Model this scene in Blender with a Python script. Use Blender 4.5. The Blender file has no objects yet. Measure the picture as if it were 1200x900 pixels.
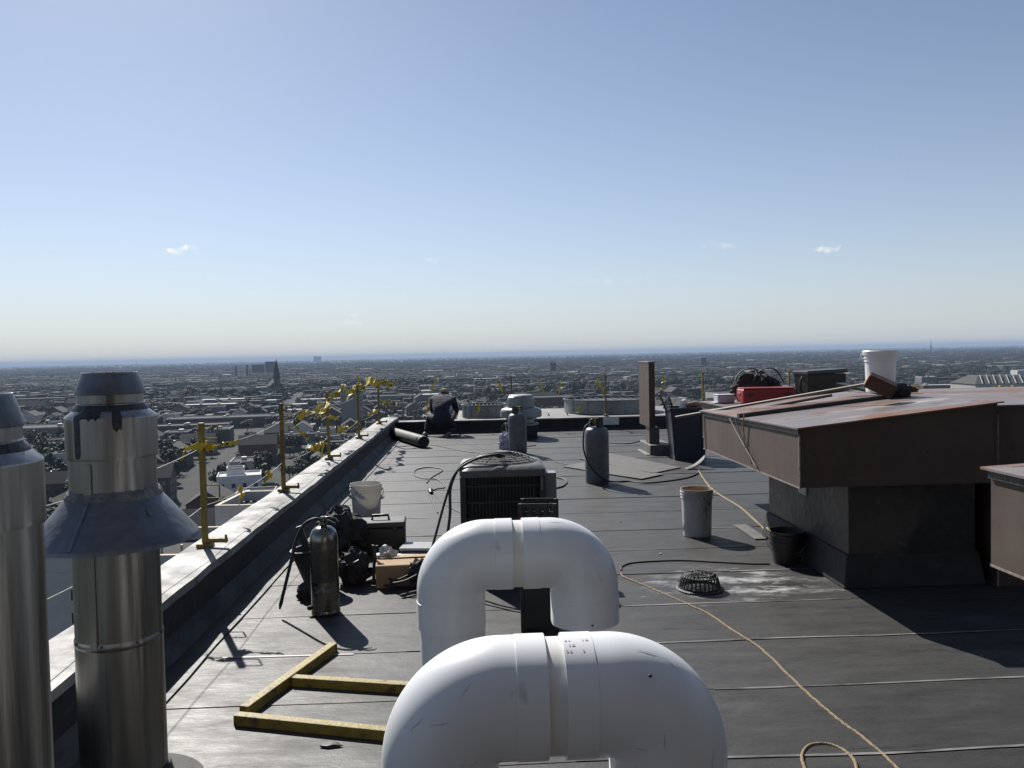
import bpy, bmesh, math, random
import numpy as np
from mathutils import Vector, Matrix, noise as mnoise

S = bpy.context.scene
COL = S.collection
R = math.radians
random.seed(7)

# ------------------------------------------------------------------ camera
CAM_H = 1.71
F = 970.0
YAW, PITCH, ROLL = R(2.36), R(2.07), R(1.2)
cam_d = bpy.data.cameras.new('camera')
cam = bpy.data.objects.new('camera', cam_d)
COL.objects.link(cam)
cam_d.sensor_width = 36.0
cam_d.lens = F / 1200.0 * 36.0
cam_d.clip_start = 0.05
cam_d.clip_end = 120000
_fwd = Vector((math.sin(YAW) * math.cos(PITCH), math.cos(YAW) * math.cos(PITCH), -math.sin(PITCH)))
_right0 = Vector((math.cos(YAW), -math.sin(YAW), 0))
_up0 = _right0.cross(_fwd)
_right = _right0 * math.cos(ROLL) - _up0 * math.sin(ROLL)
_up = _up0 * math.cos(ROLL) + _right0 * math.sin(ROLL)
CAMP = Vector((0, 0, CAM_H))
cam.matrix_world = Matrix(((_right.x, _up.x, -_fwd.x, 0), (_right.y, _up.y, -_fwd.y, 0),
                           (_right.z, _up.z, -_fwd.z, CAM_H), (0, 0, 0, 1)))
S.camera = cam

# ------------------------------------------------------------------ sky, sun, exposure
SUN_EL = R(39.0)
SUN_AZ = R(-24.6)                       # measured from +Y towards +X
world = bpy.data.worlds.new('World')
S.world = world
world.use_nodes = True
wn, wl = world.node_tree.nodes, world.node_tree.links
wn.clear()
w_out = wn.new('ShaderNodeOutputWorld')
w_bg = wn.new('ShaderNodeBackground')
w_sky = wn.new('ShaderNodeTexSky')
w_sky.sky_type = 'NISHITA'
w_sky.sun_disc = False
w_sky.sun_elevation = SUN_EL
w_sky.sun_rotation = SUN_AZ
w_sky.altitude = 300
w_sky.air_density = 0.8
w_sky.dust_density = 0.35
w_sky.ozone_density = 2.2
w_bg.inputs['Strength'].default_value = 0.074
sun_d = bpy.data.lights.new('sun', 'SUN')
sun_d.energy = 4.8
sun_d.angle = R(0.53)
sun_d.color = (1.0, 0.955, 0.89)
sun = bpy.data.objects.new('sun', sun_d)
COL.objects.link(sun)
_sdir = Vector((math.sin(SUN_AZ) * math.cos(SUN_EL), math.cos(SUN_AZ) * math.cos(SUN_EL), math.sin(SUN_EL)))
sun.rotation_euler = _sdir.to_track_quat('Z', 'Y').to_euler()
sun.location = (-20, 40, 50)
S.view_settings.view_transform = 'Standard'
S.view_settings.look = 'None'
S.view_settings.exposure = 0.5
S.view_settings.gamma = 1.0
S.view_settings.use_curve_mapping = False
S.cycles.use_denoising = True
S.cycles.max_bounces = 6
S.cycles.volume_bounces = 1
S.cycles.volume_step_rate = 5
S.cycles.transparent_max_bounces = 8


HAZE = 9.5e-5


# ------------------------------------------------------------------ picture to place
def ray(px, py):
    return (_right * ((px - 600) / F) + _up * (-(py - 450) / F) + _fwd)


def W(px, py, z=0.0):
    """the point at height z that the photograph shows at this pixel"""
    d = ray(px, py)
    return CAMP + d * ((z - CAM_H) / d.z)


def PY(px, py, Y):
    """the point at distance Y along the roof"""
    d = ray(px, py)
    return CAMP + d * (Y / d.y)


def project(p):
    q = Vector(p) - CAMP
    w = q.dot(_fwd)
    if w <= 0.01:
        return None
    return 600 + F * q.dot(_right) / w, 450 - F * q.dot(_up) / w, w


# clouds: a few small fair weather wisps, fixed in the sky
def world_clouds(col_socket):
    tc = wn.new('ShaderNodeTexCoord')
    nz = wn.new('ShaderNodeTexNoise')
    nz.inputs['Scale'].default_value = 95.0
    nz.inputs['Detail'].default_value = 5.0
    wl.new(tc.outputs['Generated'], nz.inputs['Vector'])
    cur = col_socket
    for px, py, w, h, k in ((222, 291, 17, 6, 1.15), (205, 295, 14, 4.0, .95), (970, 292, 19, 5.5, .7),
                            (845, 288, 22, 5, .32), (405, 378, 36, 4.5, .30), (415, 368, 18, 3.5, .22),
                            (507, 305, 8, 3, .3), (300, 345, 30, 4, .1), (700, 330, 60, 6, .1)):
        c = ray(px, py).normalized()
        rt = c.cross(Vector((0, 0, 1))).normalized()
        up = rt.cross(c)
        terms = []
        for ax, s in ((rt, F / w), (up, F / h)):
            d = wn.new('ShaderNodeVectorMath'); d.operation = 'DOT_PRODUCT'
            wl.new(tc.outputs['Generated'], d.inputs[0]); d.inputs[1].default_value = ax * s
            m = wn.new('ShaderNodeMath'); m.operation = 'MULTIPLY'
            wl.new(d.outputs['Value'], m.inputs[0]); wl.new(d.outputs['Value'], m.inputs[1])
            terms.append(m)
        fr = wn.new('ShaderNodeVectorMath'); fr.operation = 'DOT_PRODUCT'
        wl.new(tc.outputs['Generated'], fr.inputs[0]); fr.inputs[1].default_value = c
        gt = wn.new('ShaderNodeMath'); gt.operation = 'GREATER_THAN'; gt.inputs[1].default_value = 0.5
        wl.new(fr.outputs['Value'], gt.inputs[0])
        a = wn.new('ShaderNodeMath'); a.operation = 'ADD'
        wl.new(terms[0].outputs[0], a.inputs[0]); wl.new(terms[1].outputs[0], a.inputs[1])
        b = wn.new('ShaderNodeMath'); b.operation = 'MULTIPLY_ADD'
        wl.new(nz.outputs['Fac'], b.inputs[0]); b.inputs[1].default_value = 5.0
        b.inputs[2].default_value = -2.3
        s2 = wn.new('ShaderNodeMath'); s2.operation = 'SUBTRACT'
        wl.new(b.outputs[0], s2.inputs[0]); wl.new(a.outputs[0], s2.inputs[1])
        mr = wn.new('ShaderNodeMapRange'); mr.interpolation_type = 'SMOOTHSTEP'
        mr.inputs[1].default_value = -0.5; mr.inputs[2].default_value = 1.0
        mr.inputs[3].default_value = 0; mr.inputs[4].default_value = k
        wl.new(s2.outputs[0], mr.inputs[0])
        m2 = wn.new('ShaderNodeMath'); m2.operation = 'MULTIPLY'
        wl.new(mr.outputs[0], m2.inputs[0]); wl.new(gt.outputs[0], m2.inputs[1])
        mix = wn.new('ShaderNodeMixRGB'); mix.inputs[2].default_value = (9.6, 9.6, 9.5, 1)
        wl.new(m2.outputs[0], mix.inputs[0]); wl.new(cur, mix.inputs[1])
        cur = mix.outputs[0]
    return cur




def hazy(col_socket):
    """city haze whitens the sky evenly all round the horizon and takes some blue out of it"""
    hs_ = wn.new('ShaderNodeHueSaturation')
    hs_.inputs['Saturation'].default_value = .86
    wl.new(col_socket, hs_.inputs['Color'])
    tc = wn.new('ShaderNodeTexCoord')
    sp_ = wn.new('ShaderNodeSeparateXYZ')
    wl.new(tc.outputs['Generated'], sp_.inputs[0])
    ab = wn.new('ShaderNodeMath'); ab.operation = 'ABSOLUTE'
    wl.new(sp_.outputs['Z'], ab.inputs[0])
    m1 = wn.new('ShaderNodeMath'); m1.operation = 'MULTIPLY'; m1.inputs[1].default_value = -1 / .105
    wl.new(ab.outputs[0], m1.inputs[0])
    m2 = wn.new('ShaderNodeMath'); m2.operation = 'EXPONENT'
    wl.new(m1.outputs[0], m2.inputs[0])
    m3 = wn.new('ShaderNodeMath'); m3.operation = 'MULTIPLY'; m3.inputs[1].default_value = .92
    wl.new(m2.outputs[0], m3.inputs[0])
    mx = wn.new('ShaderNodeMixRGB')
    mx.inputs[2].default_value = (5.6, 5.8, 5.95, 1)
    wl.new(m3.outputs[0], mx.inputs[0])
    wl.new(hs_.outputs[0], mx.inputs[1])
    return mx.outputs[0]


wl.new(world_clouds(hazy(w_sky.outputs[0])), w_bg.inputs['Color'])
wl.new(w_bg.outputs[0], w_out.inputs['Surface'])

# ------------------------------------------------------------------ materials
MATS = {}


def mat(name, col, rough=0.6, metal=0.0, col2=None, scale=6.0, detail=6.0, bump=0.0, bscale=None, contrast=(.38, .66),
        spec=0.5, rvar=0.0, stretch=None, spots=None, coat=0.0, aniso=0.0, trans=0.0):
    """procedural Principled material: two colours mixed by noise, relief, optional spots (colour, scale, lo, hi)"""
    if name in MATS:
        return MATS[name]
    m = bpy.data.materials.new(name)
    m.use_nodes = True
    n, l = m.node_tree.nodes, m.node_tree.links
    b = n['Principled BSDF']
    b.inputs['Roughness'].default_value = rough
    b.inputs['Metallic'].default_value = metal
    b.inputs['Specular IOR Level'].default_value = spec
    if coat:
        b.inputs['Coat Weight'].default_value = coat
    if aniso:
        b.inputs['Anisotropic'].default_value = aniso
    tc = n.new('ShaderNodeTexCoord')
    vec = tc.outputs['Object']
    if stretch:
        mp = n.new('ShaderNodeMapping')
        mp.inputs['Scale'].default_value = stretch
        l.new(vec, mp.inputs['Vector'])
        vec = mp.outputs['Vector']
    nz = n.new('ShaderNodeTexNoise')
    nz.inputs['Scale'].default_value = scale
    nz.inputs['Detail'].default_value = detail
    nz.inputs['Roughness'].default_value = 0.62
    l.new(vec, nz.inputs['Vector'])
    c2 = col2 or tuple(x * .72 for x in col)
    rmp = n.new('ShaderNodeValToRGB')
    rmp.color_ramp.elements[0].position, rmp.color_ramp.elements[1].position = contrast
    rmp.color_ramp.elements[0].color = (*col, 1)
    rmp.color_ramp.elements[1].color = (*c2, 1)
    l.new(nz.outputs['Fac'], rmp.inputs['Fac'])
    cur = rmp.outputs['Color']
    for (sc, scl, lo, hi) in (spots or []):
        n2 = n.new('ShaderNodeTexNoise')
        n2.inputs['Scale'].default_value = scl
        n2.inputs['Detail'].default_value = 7
        l.new(vec, n2.inputs['Vector'])
        mr = n.new('ShaderNodeMapRange')
        mr.inputs[1].default_value, mr.inputs[2].default_value = lo, hi
        l.new(n2.outputs['Fac'], mr.inputs[0])
        mx = n.new('ShaderNodeMixRGB')
        mx.inputs[2].default_value = (*sc, 1)
        l.new(mr.outputs[0], mx.inputs[0])
        l.new(cur, mx.inputs[1])
        cur = mx.outputs[0]
    l.new(cur, b.inputs['Base Color'])
    if rvar:
        mr = n.new('ShaderNodeMapRange')
        mr.inputs[3].default_value, mr.inputs[4].default_value = max(0.03, rough - rvar), min(1, rough + rvar)
        mr.inputs[1].default_value, mr.inputs[2].default_value = .3, .7
        l.new(nz.outputs['Fac'], mr.inputs[0])
        l.new(mr.outputs[0], b.inputs['Roughness'])
    if bump:
        nb = n.new('ShaderNodeTexNoise')
        nb.inputs['Scale'].default_value = bscale or scale * 4
        nb.inputs['Detail'].default_value = 5
        l.new(vec, nb.inputs['Vector'])
        bp = n.new('ShaderNodeBump')
        bp.inputs['Strength'].default_value = bump
        bp.inputs['Distance'].default_value = 0.02
        l.new(nb.outputs['Fac'], bp.inputs['Height'])
        l.new(bp.outputs[0], b.inputs['Normal'])
    MATS[name] = m
    return m


# ------------------------------------------------------------------ mesh helpers
class MB:
    def __init__(s):
        s.v, s.f = [], []

    def add(s, vs, fs, M=None):
        o = len(s.v)
        s.v += [tuple(M @ Vector(p)) if M else tuple(p) for p in vs]
        s.f += [tuple(o + i for i in f) for f in fs]
        return s

    def box(s, c, d, M=None, rz=0.0, rx=0.0, ry=0.0):
        x, y, z = d[0] / 2, d[1] / 2, d[2] / 2
        T = Matrix.Translation(c) @ Matrix.Rotation(rz, 4, 'Z') @ Matrix.Rotation(ry, 4, 'Y') @ Matrix.Rotation(rx, 4, 'X')
        if M:
            T = M @ T
        vs = [(-x, -y, -z), (x, -y, -z), (x, y, -z), (-x, y, -z), (-x, -y, z), (x, -y, z), (x, y, z), (-x, y, z)]
        return s.add(vs, [(0, 3, 2, 1), (4, 5, 6, 7), (0, 1, 5, 4), (1, 2, 6, 5), (2, 3, 7, 6), (3, 0, 4, 7)], T)

    def hexa(s, p):
        """eight corners: bottom ring of four, top ring of four"""
        return s.add(p, [(0, 3, 2, 1), (4, 5, 6, 7), (0, 1, 5, 4), (1, 2, 6, 5), (2, 3, 7, 6), (3, 0, 4, 7)])

    def sweep(s, pts, rad, n=10, caps=True, close=False, up=None, flat=1.0):
        pts = [Vector(p) for p in pts]
        k = len(pts)
        rr = rad if isinstance(rad, (list, tuple)) else [rad] * k
        o = len(s.v)
        t0 = (pts[1] - pts[0]).normalized()
        ref = Vector(up) if up else (Vector((0, 0, 1)) if abs(t0.z) < .9 else Vector((1, 0, 0)))
        for i in range(k):
            a, b = pts[max(i - 1, 0)], pts[min(i + 1, k - 1)]
            if close:
                a, b = pts[(i - 1) % k], pts[(i + 1) % k]
            t = (b - a)
            t = t.normalized() if t.length > 1e-9 else t0
            side = t.cross(ref)
            if side.length < 1e-4:
                side = t.orthogonal()
            side.normalize()
            u = side.cross(t).normalized()
            ref = u
            for j in range(n):
                an = 2 * math.pi * j / n
                s.v.append(tuple(pts[i] + side * (math.cos(an) * rr[i]) + u * (math.sin(an) * rr[i] * flat)))
        for i in range(k if close else k - 1):
            i2 = (i + 1) % k
            for j in range(n):
                j2 = (j + 1) % n
                s.f.append((o + i * n + j, o + i * n + j2, o + i2 * n + j2, o + i2 * n + j))
        if caps and not close:
            s.f.append(tuple(o + j for j in reversed(range(n))))
            s.f.append(tuple(o + (k - 1) * n + j for j in range(n)))
        return s

    def lathe(s, prof, n=32, c=(0, 0, 0), M=None, a0=0.0):
        full = [prof[0]]
        for (r0, z0), (r1, z1) in zip(prof[:-1], prof[1:]):      # hold edges with short rings so long walls stay flat shaded
            L = math.hypot(r1 - r0, z1 - z0)
            if L > .06 and n >= 12 and L < 3:
                t = .004 / L
                full += [(r0 + (r1 - r0) * t, z0 + (z1 - z0) * t), (r1 + (r0 - r1) * t, z1 + (z0 - z1) * t)]
            full.append((r1, z1))
        prof = full
        o = len(s.v)
        vs = []
        for r, z in prof:
            for j in range(n):
                a = a0 + 2 * math.pi * j / n
                vs.append((c[0] + r * math.cos(a), c[1] + r * math.sin(a), c[2] + z))
        fs = []
        for i in range(len(prof) - 1):
            for j in range(n):
                j2 = (j + 1) % n
                fs.append((i * n + j, i * n + j2, (i + 1) * n + j2, (i + 1) * n + j))
        if prof[0][0] > 1e-5:
            fs.append(tuple(reversed(range(n))))
        if prof[-1][0] > 1e-5:
            fs.append(tuple((len(prof) - 1) * n + j for j in range(n)))
        return s.add(vs, fs, M)

    def shell(s, prof, n=32, c=(0, 0, 0), M=None):
        """lathe without end caps"""
        k0 = len(s.f)
        s.lathe(prof, n, c, M)
        s.f = [f for i, f in enumerate(s.f) if i < k0 or len(f) == 4 or n == 4]
        return s

    def blob(s, c, rad, seed=0, amp=.25, freq=3.0, sub=3, flat_z=None):
        bm = bmesh.new()
        bmesh.ops.create_icosphere(bm, subdivisions=sub, radius=1.0)
        vs = []
        for v in bm.verts:
            d = mnoise.fractal(v.co * freq + Vector((seed * 7.3, seed, -seed)), 1.0, 2.0, 3)
            p = v.co * (1 + amp * d)
            q = Vector((c[0] + p.x * rad[0], c[1] + p.y * rad[1], c[2] + p.z * rad[2]))
            if flat_z is not None:
                q.z = max(q.z, flat_z)
            vs.append(q)
        fs = [tuple(v.index for v in f.verts) for f in bm.faces]
        bm.free()
        return s.add(vs, fs)

    def mesh(s, name, smooth=None):
        me = bpy.data.meshes.new(name)
        me.from_pydata(s.v, [], s.f)
        me.validate()
        if smooth:
            me.shade_smooth()
            me.set_sharp_from_angle(angle=R(smooth))
        me.update()
        return me

    def build(s, name, material, parent=None, smooth=None, bevel=0.0, loc=None, segs=2):
        me = s.mesh(name, smooth)
        me.materials.append(material)
        return obj(name, me, parent, bevel, loc, segs)


def obj(name, me, parent=None, bevel=0.0, loc=None, segs=2):
    o = bpy.data.objects.new(name, me)
    COL.objects.link(o)
    if parent:
        o.parent = parent
    if loc is not None:
        o.location = loc
    if bevel:
        b = o.modifiers.new('bevel', 'BEVEL')
        b.width = bevel
        b.segments = segs
        b.limit_method = 'ANGLE'
        b.angle_limit = R(40)
    return o


def tag(o, label, cat, group=None):
    o['label'] = label
    o['category'] = cat
    if group:
        o['group'] = group
    return o


def thing(name, label, cat, loc=(0, 0, 0), rz=0.0, group=None):
    o = bpy.data.objects.new(name, None)
    o.empty_display_size = 0.2
    COL.objects.link(o)
    o.location = loc
    o.rotation_euler = (0, 0, rz)
    return tag(o, label, cat, group)


def struct(o, label=None):
    o['kind'] = 'structure'
    if label:
        o['label'] = label
    return o


def copy_tree(o, parent=None):
    c = o.copy()
    COL.objects.link(c)
    c.parent = parent
    for ch in list(o.children):
        copy_tree(ch, c)
    return c


def curve_pts(pts, per=6):
    """Catmull-Rom through the points"""
    P = [Vector(p) for p in pts]
    P = [P[0] * 2 - P[1]] + P + [P[-1] * 2 - P[-2]]
    out = []
    for i in range(1, len(P) - 2):
        a, b, c, d = P[i - 1:i + 3]
        for k in range(per):
            t = k / per
            out.append(.5 * ((2 * b) + (c - a) * t + (2 * a - 5 * b + 4 * c - d) * t * t + (3 * b - a - 3 * c + d) * t ** 3))
    out.append(P[-2])
    return out


def cable(name, px, r, material, label, cat, z=None, group=None, per=6, wob=0.0):
    pts = [W(a, b, (z if z is not None else r)) for a, b in px]
    pts = curve_pts(pts, per)
    if wob:
        pts = [p + Vector((random.uniform(-wob, wob), random.uniform(-wob, wob), 0)) for p in pts]
    base = pts[0].copy()
    base.z = 0
    o = MB().sweep([p - base for p in pts], r, 8).build(name, material, None, 60, loc=base)
    return tag(o, label, cat, group)


# ------------------------------------------------------------------ palette
def roof_material():
    m = bpy.data.materials.new('roof_membrane')
    m.use_nodes = True
    n, l = m.node_tree.nodes, m.node_tree.links
    b = n['Principled BSDF']
    geo = n.new('ShaderNodeNewGeometry')
    oi = n.new('ShaderNodeObjectInfo')

    def noise(scale, st=(1, 1, 1), det=6, rough=.6):
        mp = n.new('ShaderNodeMapping')
        mp.inputs['Scale'].default_value = st
        l.new(geo.outputs['Position'], mp.inputs['Vector'])
        t = n.new('ShaderNodeTexNoise')
        t.inputs['Scale'].default_value = scale
        t.inputs['Detail'].default_value = det
        t.inputs['Roughness'].default_value = rough
        l.new(mp.outputs[0], t.inputs['Vector'])
        return t.outputs['Fac']

    def rng(fac, lo, hi, a, bb):
        r = n.new('ShaderNodeMapRange')
        r.inputs[1].default_value, r.inputs[2].default_value = lo, hi
        r.inputs[3].default_value, r.inputs[4].default_value = a, bb
        l.new(fac, r.inputs[0])
        return r.outputs[0]

    def mix(fac, c1, c2, mode='MIX'):
        x = n.new('ShaderNodeMixRGB')
        x.blend_type = mode
        for s_, v in ((0, fac), (1, c1), (2, c2)):
            if isinstance(v, (int, float)):
                x.inputs[s_].default_value = v
            elif isinstance(v, tuple):
                x.inputs[s_].default_value = (*v, 1)
            else:
                l.new(v, x.inputs[s_])
        return x.outputs[0]
    big = noise(.55, (1, 1, 1), 4)
    mid = noise(3.0, (.5, 1.6, 1), 7, .65)
    streak = noise(2.2, (.35, 5, 1), 6, .7)
    fine = noise(60, (1, 1, 1), 3)
    dust = mix(rng(mid, .36, .68, 0, 1), (.020, .020, .0197), (.052, .0514, .0494))
    col = mix(rng(big, .35, .65, 0, 1), dust, (.038, .0376, .0364))
    col = mix(rng(streak, .54, .72, 0, .85), col, (.016, .016, .0165))
    col = mix(rng(noise(1.6, (.3, 6, 1), 7, .72), .60, .74, 0, .55), col, (.10, .099, .095))
    col = mix(rng(fine, .35, .65, 0, .35), col, (.05, .05, .05))
    stain = noise(1.5, (.45, 4.2, 1), 9, .74)
    col = mix(rng(stain, .585, .625, 0, .8), col, (.011, .011, .0115))
    patch = noise(.9, (1, 1.6, 1), 9, .68)
    col = mix(rng(patch, .56, .66, 0, .6), col, (.075, .073, .069))
    # per sheet difference
    rr = n.new('ShaderNodeMapRange')
    rr.inputs[3].default_value, rr.inputs[4].default_value = .88, 1.12
    l.new(oi.outputs['Random'], rr.inputs[0])
    hsv = n.new('ShaderNodeHueSaturation')
    l.new(rr.outputs[0], hsv.inputs['Value'])
    l.new(col, hsv.inputs['Color'])
    col = hsv.outputs[0]
    # ponding stain and damp spots round the drain, plus a pale painted glare smear
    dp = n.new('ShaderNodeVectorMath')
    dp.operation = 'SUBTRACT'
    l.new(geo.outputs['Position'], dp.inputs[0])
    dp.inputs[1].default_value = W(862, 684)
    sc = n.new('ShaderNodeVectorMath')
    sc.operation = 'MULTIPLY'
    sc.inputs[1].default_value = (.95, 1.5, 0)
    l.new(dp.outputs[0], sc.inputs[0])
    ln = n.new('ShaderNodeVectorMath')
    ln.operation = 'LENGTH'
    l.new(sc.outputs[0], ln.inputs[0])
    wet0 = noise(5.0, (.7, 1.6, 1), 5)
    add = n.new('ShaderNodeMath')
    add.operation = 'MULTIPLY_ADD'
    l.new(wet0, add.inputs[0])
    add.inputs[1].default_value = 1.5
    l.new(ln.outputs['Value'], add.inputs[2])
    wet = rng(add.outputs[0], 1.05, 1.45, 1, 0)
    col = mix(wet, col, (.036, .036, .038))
    glare_smear = n.new('ShaderNodeMath')
    glare_smear.operation = 'MULTIPLY'
    l.new(wet, glare_smear.inputs[0])
    l.new(rng(noise(3.2, (1, 2.0, 1), 8, .7), .46, .64, 0, .9), glare_smear.inputs[1])
    col = mix(glare_smear.outputs[0], col, (.50, .50, .50))
    l.new(col, b.inputs['Base Color'])
    ro = n.new('ShaderNodeMath')
    ro.operation = 'MULTIPLY_ADD'
    l.new(wet, ro.inputs[0])
    ro.inputs[1].default_value = -.12
    l.new(rng(noise(4.5, (.6, 1.5, 1), 9, .72), .32, .68, .44, .66), ro.inputs[2])
    l.new(ro.outputs[0], b.inputs['Roughness'])
    b.inputs['Specular IOR Level'].default_value = .36
    bp = n.new('ShaderNodeBump')
    bp.inputs['Strength'].default_value = .6
    bp.inputs['Distance'].default_value = .012
    hm = n.new('ShaderNodeMath')
    hm.operation = 'MULTIPLY_ADD'
    hm.inputs[1].default_value = .06
    l.new(noise(150, (1, 1, 1), 2), hm.inputs[0])
    l.new(noise(5, (.6, 1.4, 1), 8, .62), hm.inputs[2])
    l.new(hm.outputs[0], bp.inputs['Height'])
    l.new(bp.outputs[0], b.inputs['Normal'])
    MATS['roof'] = m
    return m


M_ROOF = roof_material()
M_BLACKMEM = mat('black_flashing', (.016, .016, .016), .75, col2=(.028, .0275, .027), scale=5, bump=.5, bscale=12, spots=[((.07, .07, .073), 3.0, .64, .76)])
M_CANT = mat('coated_flashing', (.012, .012, .0125), .75, col2=(.045, .045, .048), scale=4.5, bump=.5, bscale=10, contrast=(.42, .62), stretch=(1, .6, 1))
M_SILVER = mat('silver_roof_coating', (.20, .196, .188), .66, col2=(.11, .108, .103), scale=4.5, bump=.5, bscale=7, contrast=(.45, .72),
               spots=[((.10, .10, .10), 5.0, .66, .74), ((.30, .295, .287), 1.8, .55, .68)], rvar=.12)
M_STEEL = mat('galvanised_steel', (.36, .35, .335), .36, 1.0, col2=(.24, .235, .22), scale=3.0, stretch=(7, 7, .35), bump=.35, bscale=1.2, rvar=.08,
              spots=[((.13, .12, .11), 1.6, .60, .70)])
M_STEELCONE = mat('weathered_zinc_sheet', (.17, .18, .20), .5, .6, col2=(.11, .116, .13), scale=8, bump=.2, bscale=20, rvar=.1,
                  spots=[((.08, .08, .085), 3, .6, .7)])
M_SEALANT = mat('grey_sealant', (.20, .20, .21), .7, col2=(.10, .10, .11), scale=20, bump=1, bscale=40)
M_PVC = mat('white_pvc', (.75, .775, .80), .36, col2=(.68, .70, .72), scale=2.5, spots=[((.52, .50, .47), 9.0, .67, .73), ((.62, .60, .56), 1.3, .62, .80)])
M_PVCIN = mat('dull_pvc_nipple', (.74, .735, .71), .4, col2=(.68, .67, .64), scale=6)
M_YELLOW = mat('yellow_safety_paint', (.28, .21, .035), .6, col2=(.19, .14, .03), scale=14, bump=.2, spots=[((.10, .06, .03), 12, .60, .68)])
M_RUSTY = mat('worn_yellow_paint', (.27, .18, .03), .6, col2=(.10, .055, .03), scale=10, bump=.3)
M_WIRE = mat('galvanised_wire', (.22, .22, .22), .5, .7)
M_TAPE = mat('yellow_caution_tape', (.72, .55, .03), .4, col2=(.55, .40, .02), scale=20, spots=[((.05, .05, .04), 26, .60, .63)])
M_BLACK = mat('black_plastic', (.018, .018, .020), .42, col2=(.03, .03, .03), scale=8, bump=.1)
M_RUBBER = mat('black_rubber', (.016, .016, .016), .6, col2=(.03, .03, .03), scale=10)
M_CLOTHBLACK = mat('black_nylon', (.02, .02, .022), .8, col2=(.035, .035, .036), scale=18, bump=.6, bscale=30)
M_CYL = mat('painted_gas_cylinder', (.135, .142, .15), .5, col2=(.09, .095, .10), scale=6, bump=.15, spots=[((.09, .055, .04), 9, .62, .70)])
M_BRASS = mat('brass_fitting', (.42, .30, .12), .35, 1.0, col2=(.25, .18, .08), scale=20)
M_CONDENSER = mat('condenser_cabinet', (.042, .044, .042), .5, col2=(.03, .031, .03), scale=6, bump=.08)
M_CONDTOP = mat('condenser_top_cover', (.12, .123, .117), .45, col2=(.085, .088, .084), scale=6, bump=.1)
M_COIL = mat('coil_fins', (.02, .02, .02), .6, .3)
M_GREYBOX = mat('grey_enamel', (.30, .31, .32), .45, col2=(.24, .25, .26), scale=8)
M_FAN = mat('spun_aluminium', (.30, .31, .31), .5, .55, col2=(.21, .22, .22), scale=6, bump=.1)
M_TUB = mat('galvanised_tub', (.22, .235, .25), .45, .6, col2=(.15, .16, .17), scale=8, stretch=(1, 1, 3))
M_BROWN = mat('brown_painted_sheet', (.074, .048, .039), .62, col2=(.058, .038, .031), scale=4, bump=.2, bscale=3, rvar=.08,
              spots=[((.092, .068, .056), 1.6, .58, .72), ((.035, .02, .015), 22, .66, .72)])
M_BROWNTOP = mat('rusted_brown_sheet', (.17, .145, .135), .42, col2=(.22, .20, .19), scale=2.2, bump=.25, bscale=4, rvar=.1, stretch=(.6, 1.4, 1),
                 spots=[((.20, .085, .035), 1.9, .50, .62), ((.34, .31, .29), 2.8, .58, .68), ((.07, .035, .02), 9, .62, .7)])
M_DARKTRIM = mat('dark_sheet_trim', (.040, .034, .032), .5, col2=(.02, .018, .018), scale=12, bump=.2)
M_SCRAPE = mat('scraped_metal_edge', (.30, .26, .24), .5, col2=(.14, .10, .08), scale=30)
M_CURB = mat('peeling_curb', (.060, .050, .044), .6, col2=(.04, .034, .03), scale=4, bump=.5, spots=[((.13, .122, .113), 5.5, .62, .69), ((.016, .016, .016), 1.8, .52, .6)])
M_NAVY = mat('navy_plastic', (.022, .027, .042), .45, col2=(.03, .035, .05), scale=7, bump=.1)
M_BUCKETW = mat('white_bucket_plastic', (.66, .66, .66), .38, col2=(.58, .575, .57), scale=4, spots=[((.30, .27, .23), 6, .64, .7)])
M_BUCKETG = mat('grey_white_bucket_plastic', (.50, .50, .49), .4, col2=(.36, .355, .35), scale=5, spots=[((.06, .058, .055), 6, .60, .66)])
M_BUCKETIN = mat('tan_mastic_residue', (.46, .33, .21), .55, col2=(.36, .25, .15), scale=6, spots=[((.05, .045, .04), 5, .60, .64)])


def translucent(m, k):
    """thin plastic walls let some light through"""
    n, l = m.node_tree.nodes, m.node_tree.links
    b, out = n['Principled BSDF'], n['Material Output']
    t = n.new('ShaderNodeBsdfTranslucent')
    t.inputs['Color'].default_value = (.76, .72, .66, 1)
    x = n.new('ShaderNodeMixShader')
    x.inputs[0].default_value = k
    l.new(b.outputs[0], x.inputs[1])
    l.new(t.outputs[0], x.inputs[2])
    l.new(x.outputs[0], out.inputs['Surface'])


M_BUCKETT = mat('translucent_bucket_plastic', (.60, .60, .59), .38, col2=(.52, .515, .50), scale=4, spots=[((.34, .31, .27), 6, .62, .7)])
translucent(M_BUCKETT, .30)
translucent(M_BUCKETG, .12)
M_ROPE = mat('tan_rope', (.36, .27, .16), .75, col2=(.26, .19, .11), scale=60, bump=.8, bscale=150)
M_CARD = mat('brown_cardboard', (.40, .27, .15), .8, col2=(.34, .22, .12), scale=4, bump=.1)
M_PAPER = mat('white_paper', (.65, .64, .62), .7, col2=(.52, .51, .49), scale=5, bump=.3)
M_RED = mat('red_plastic_case', (.30, .030, .032), .45, col2=(.24, .024, .027), scale=6)
M_CHROME = mat('brushed_stainless', (.26, .25, .225), .26, 1.0, col2=(.18, .17, .15), scale=4, stretch=(1, 1, 20), rvar=.05)
M_BRICKRED = mat('reddish_wood_block', (.062, .028, .020), .75, col2=(.045, .02, .014), scale=9, bump=.3)
M_PALETAN = mat('pale_tan', (.30, .19, .12), .7, col2=(.24, .145, .085), scale=14, bump=.2)
M_POLE = mat('dark_wood_handle', (.10, .085, .07), .55, col2=(.06, .05, .042), scale=8, stretch=(.3, 6, 6))
M_IRON = mat('black_cast_iron', (.022, .022, .022), .5, col2=(.04, .038, .036), scale=14, bump=.6)
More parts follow.
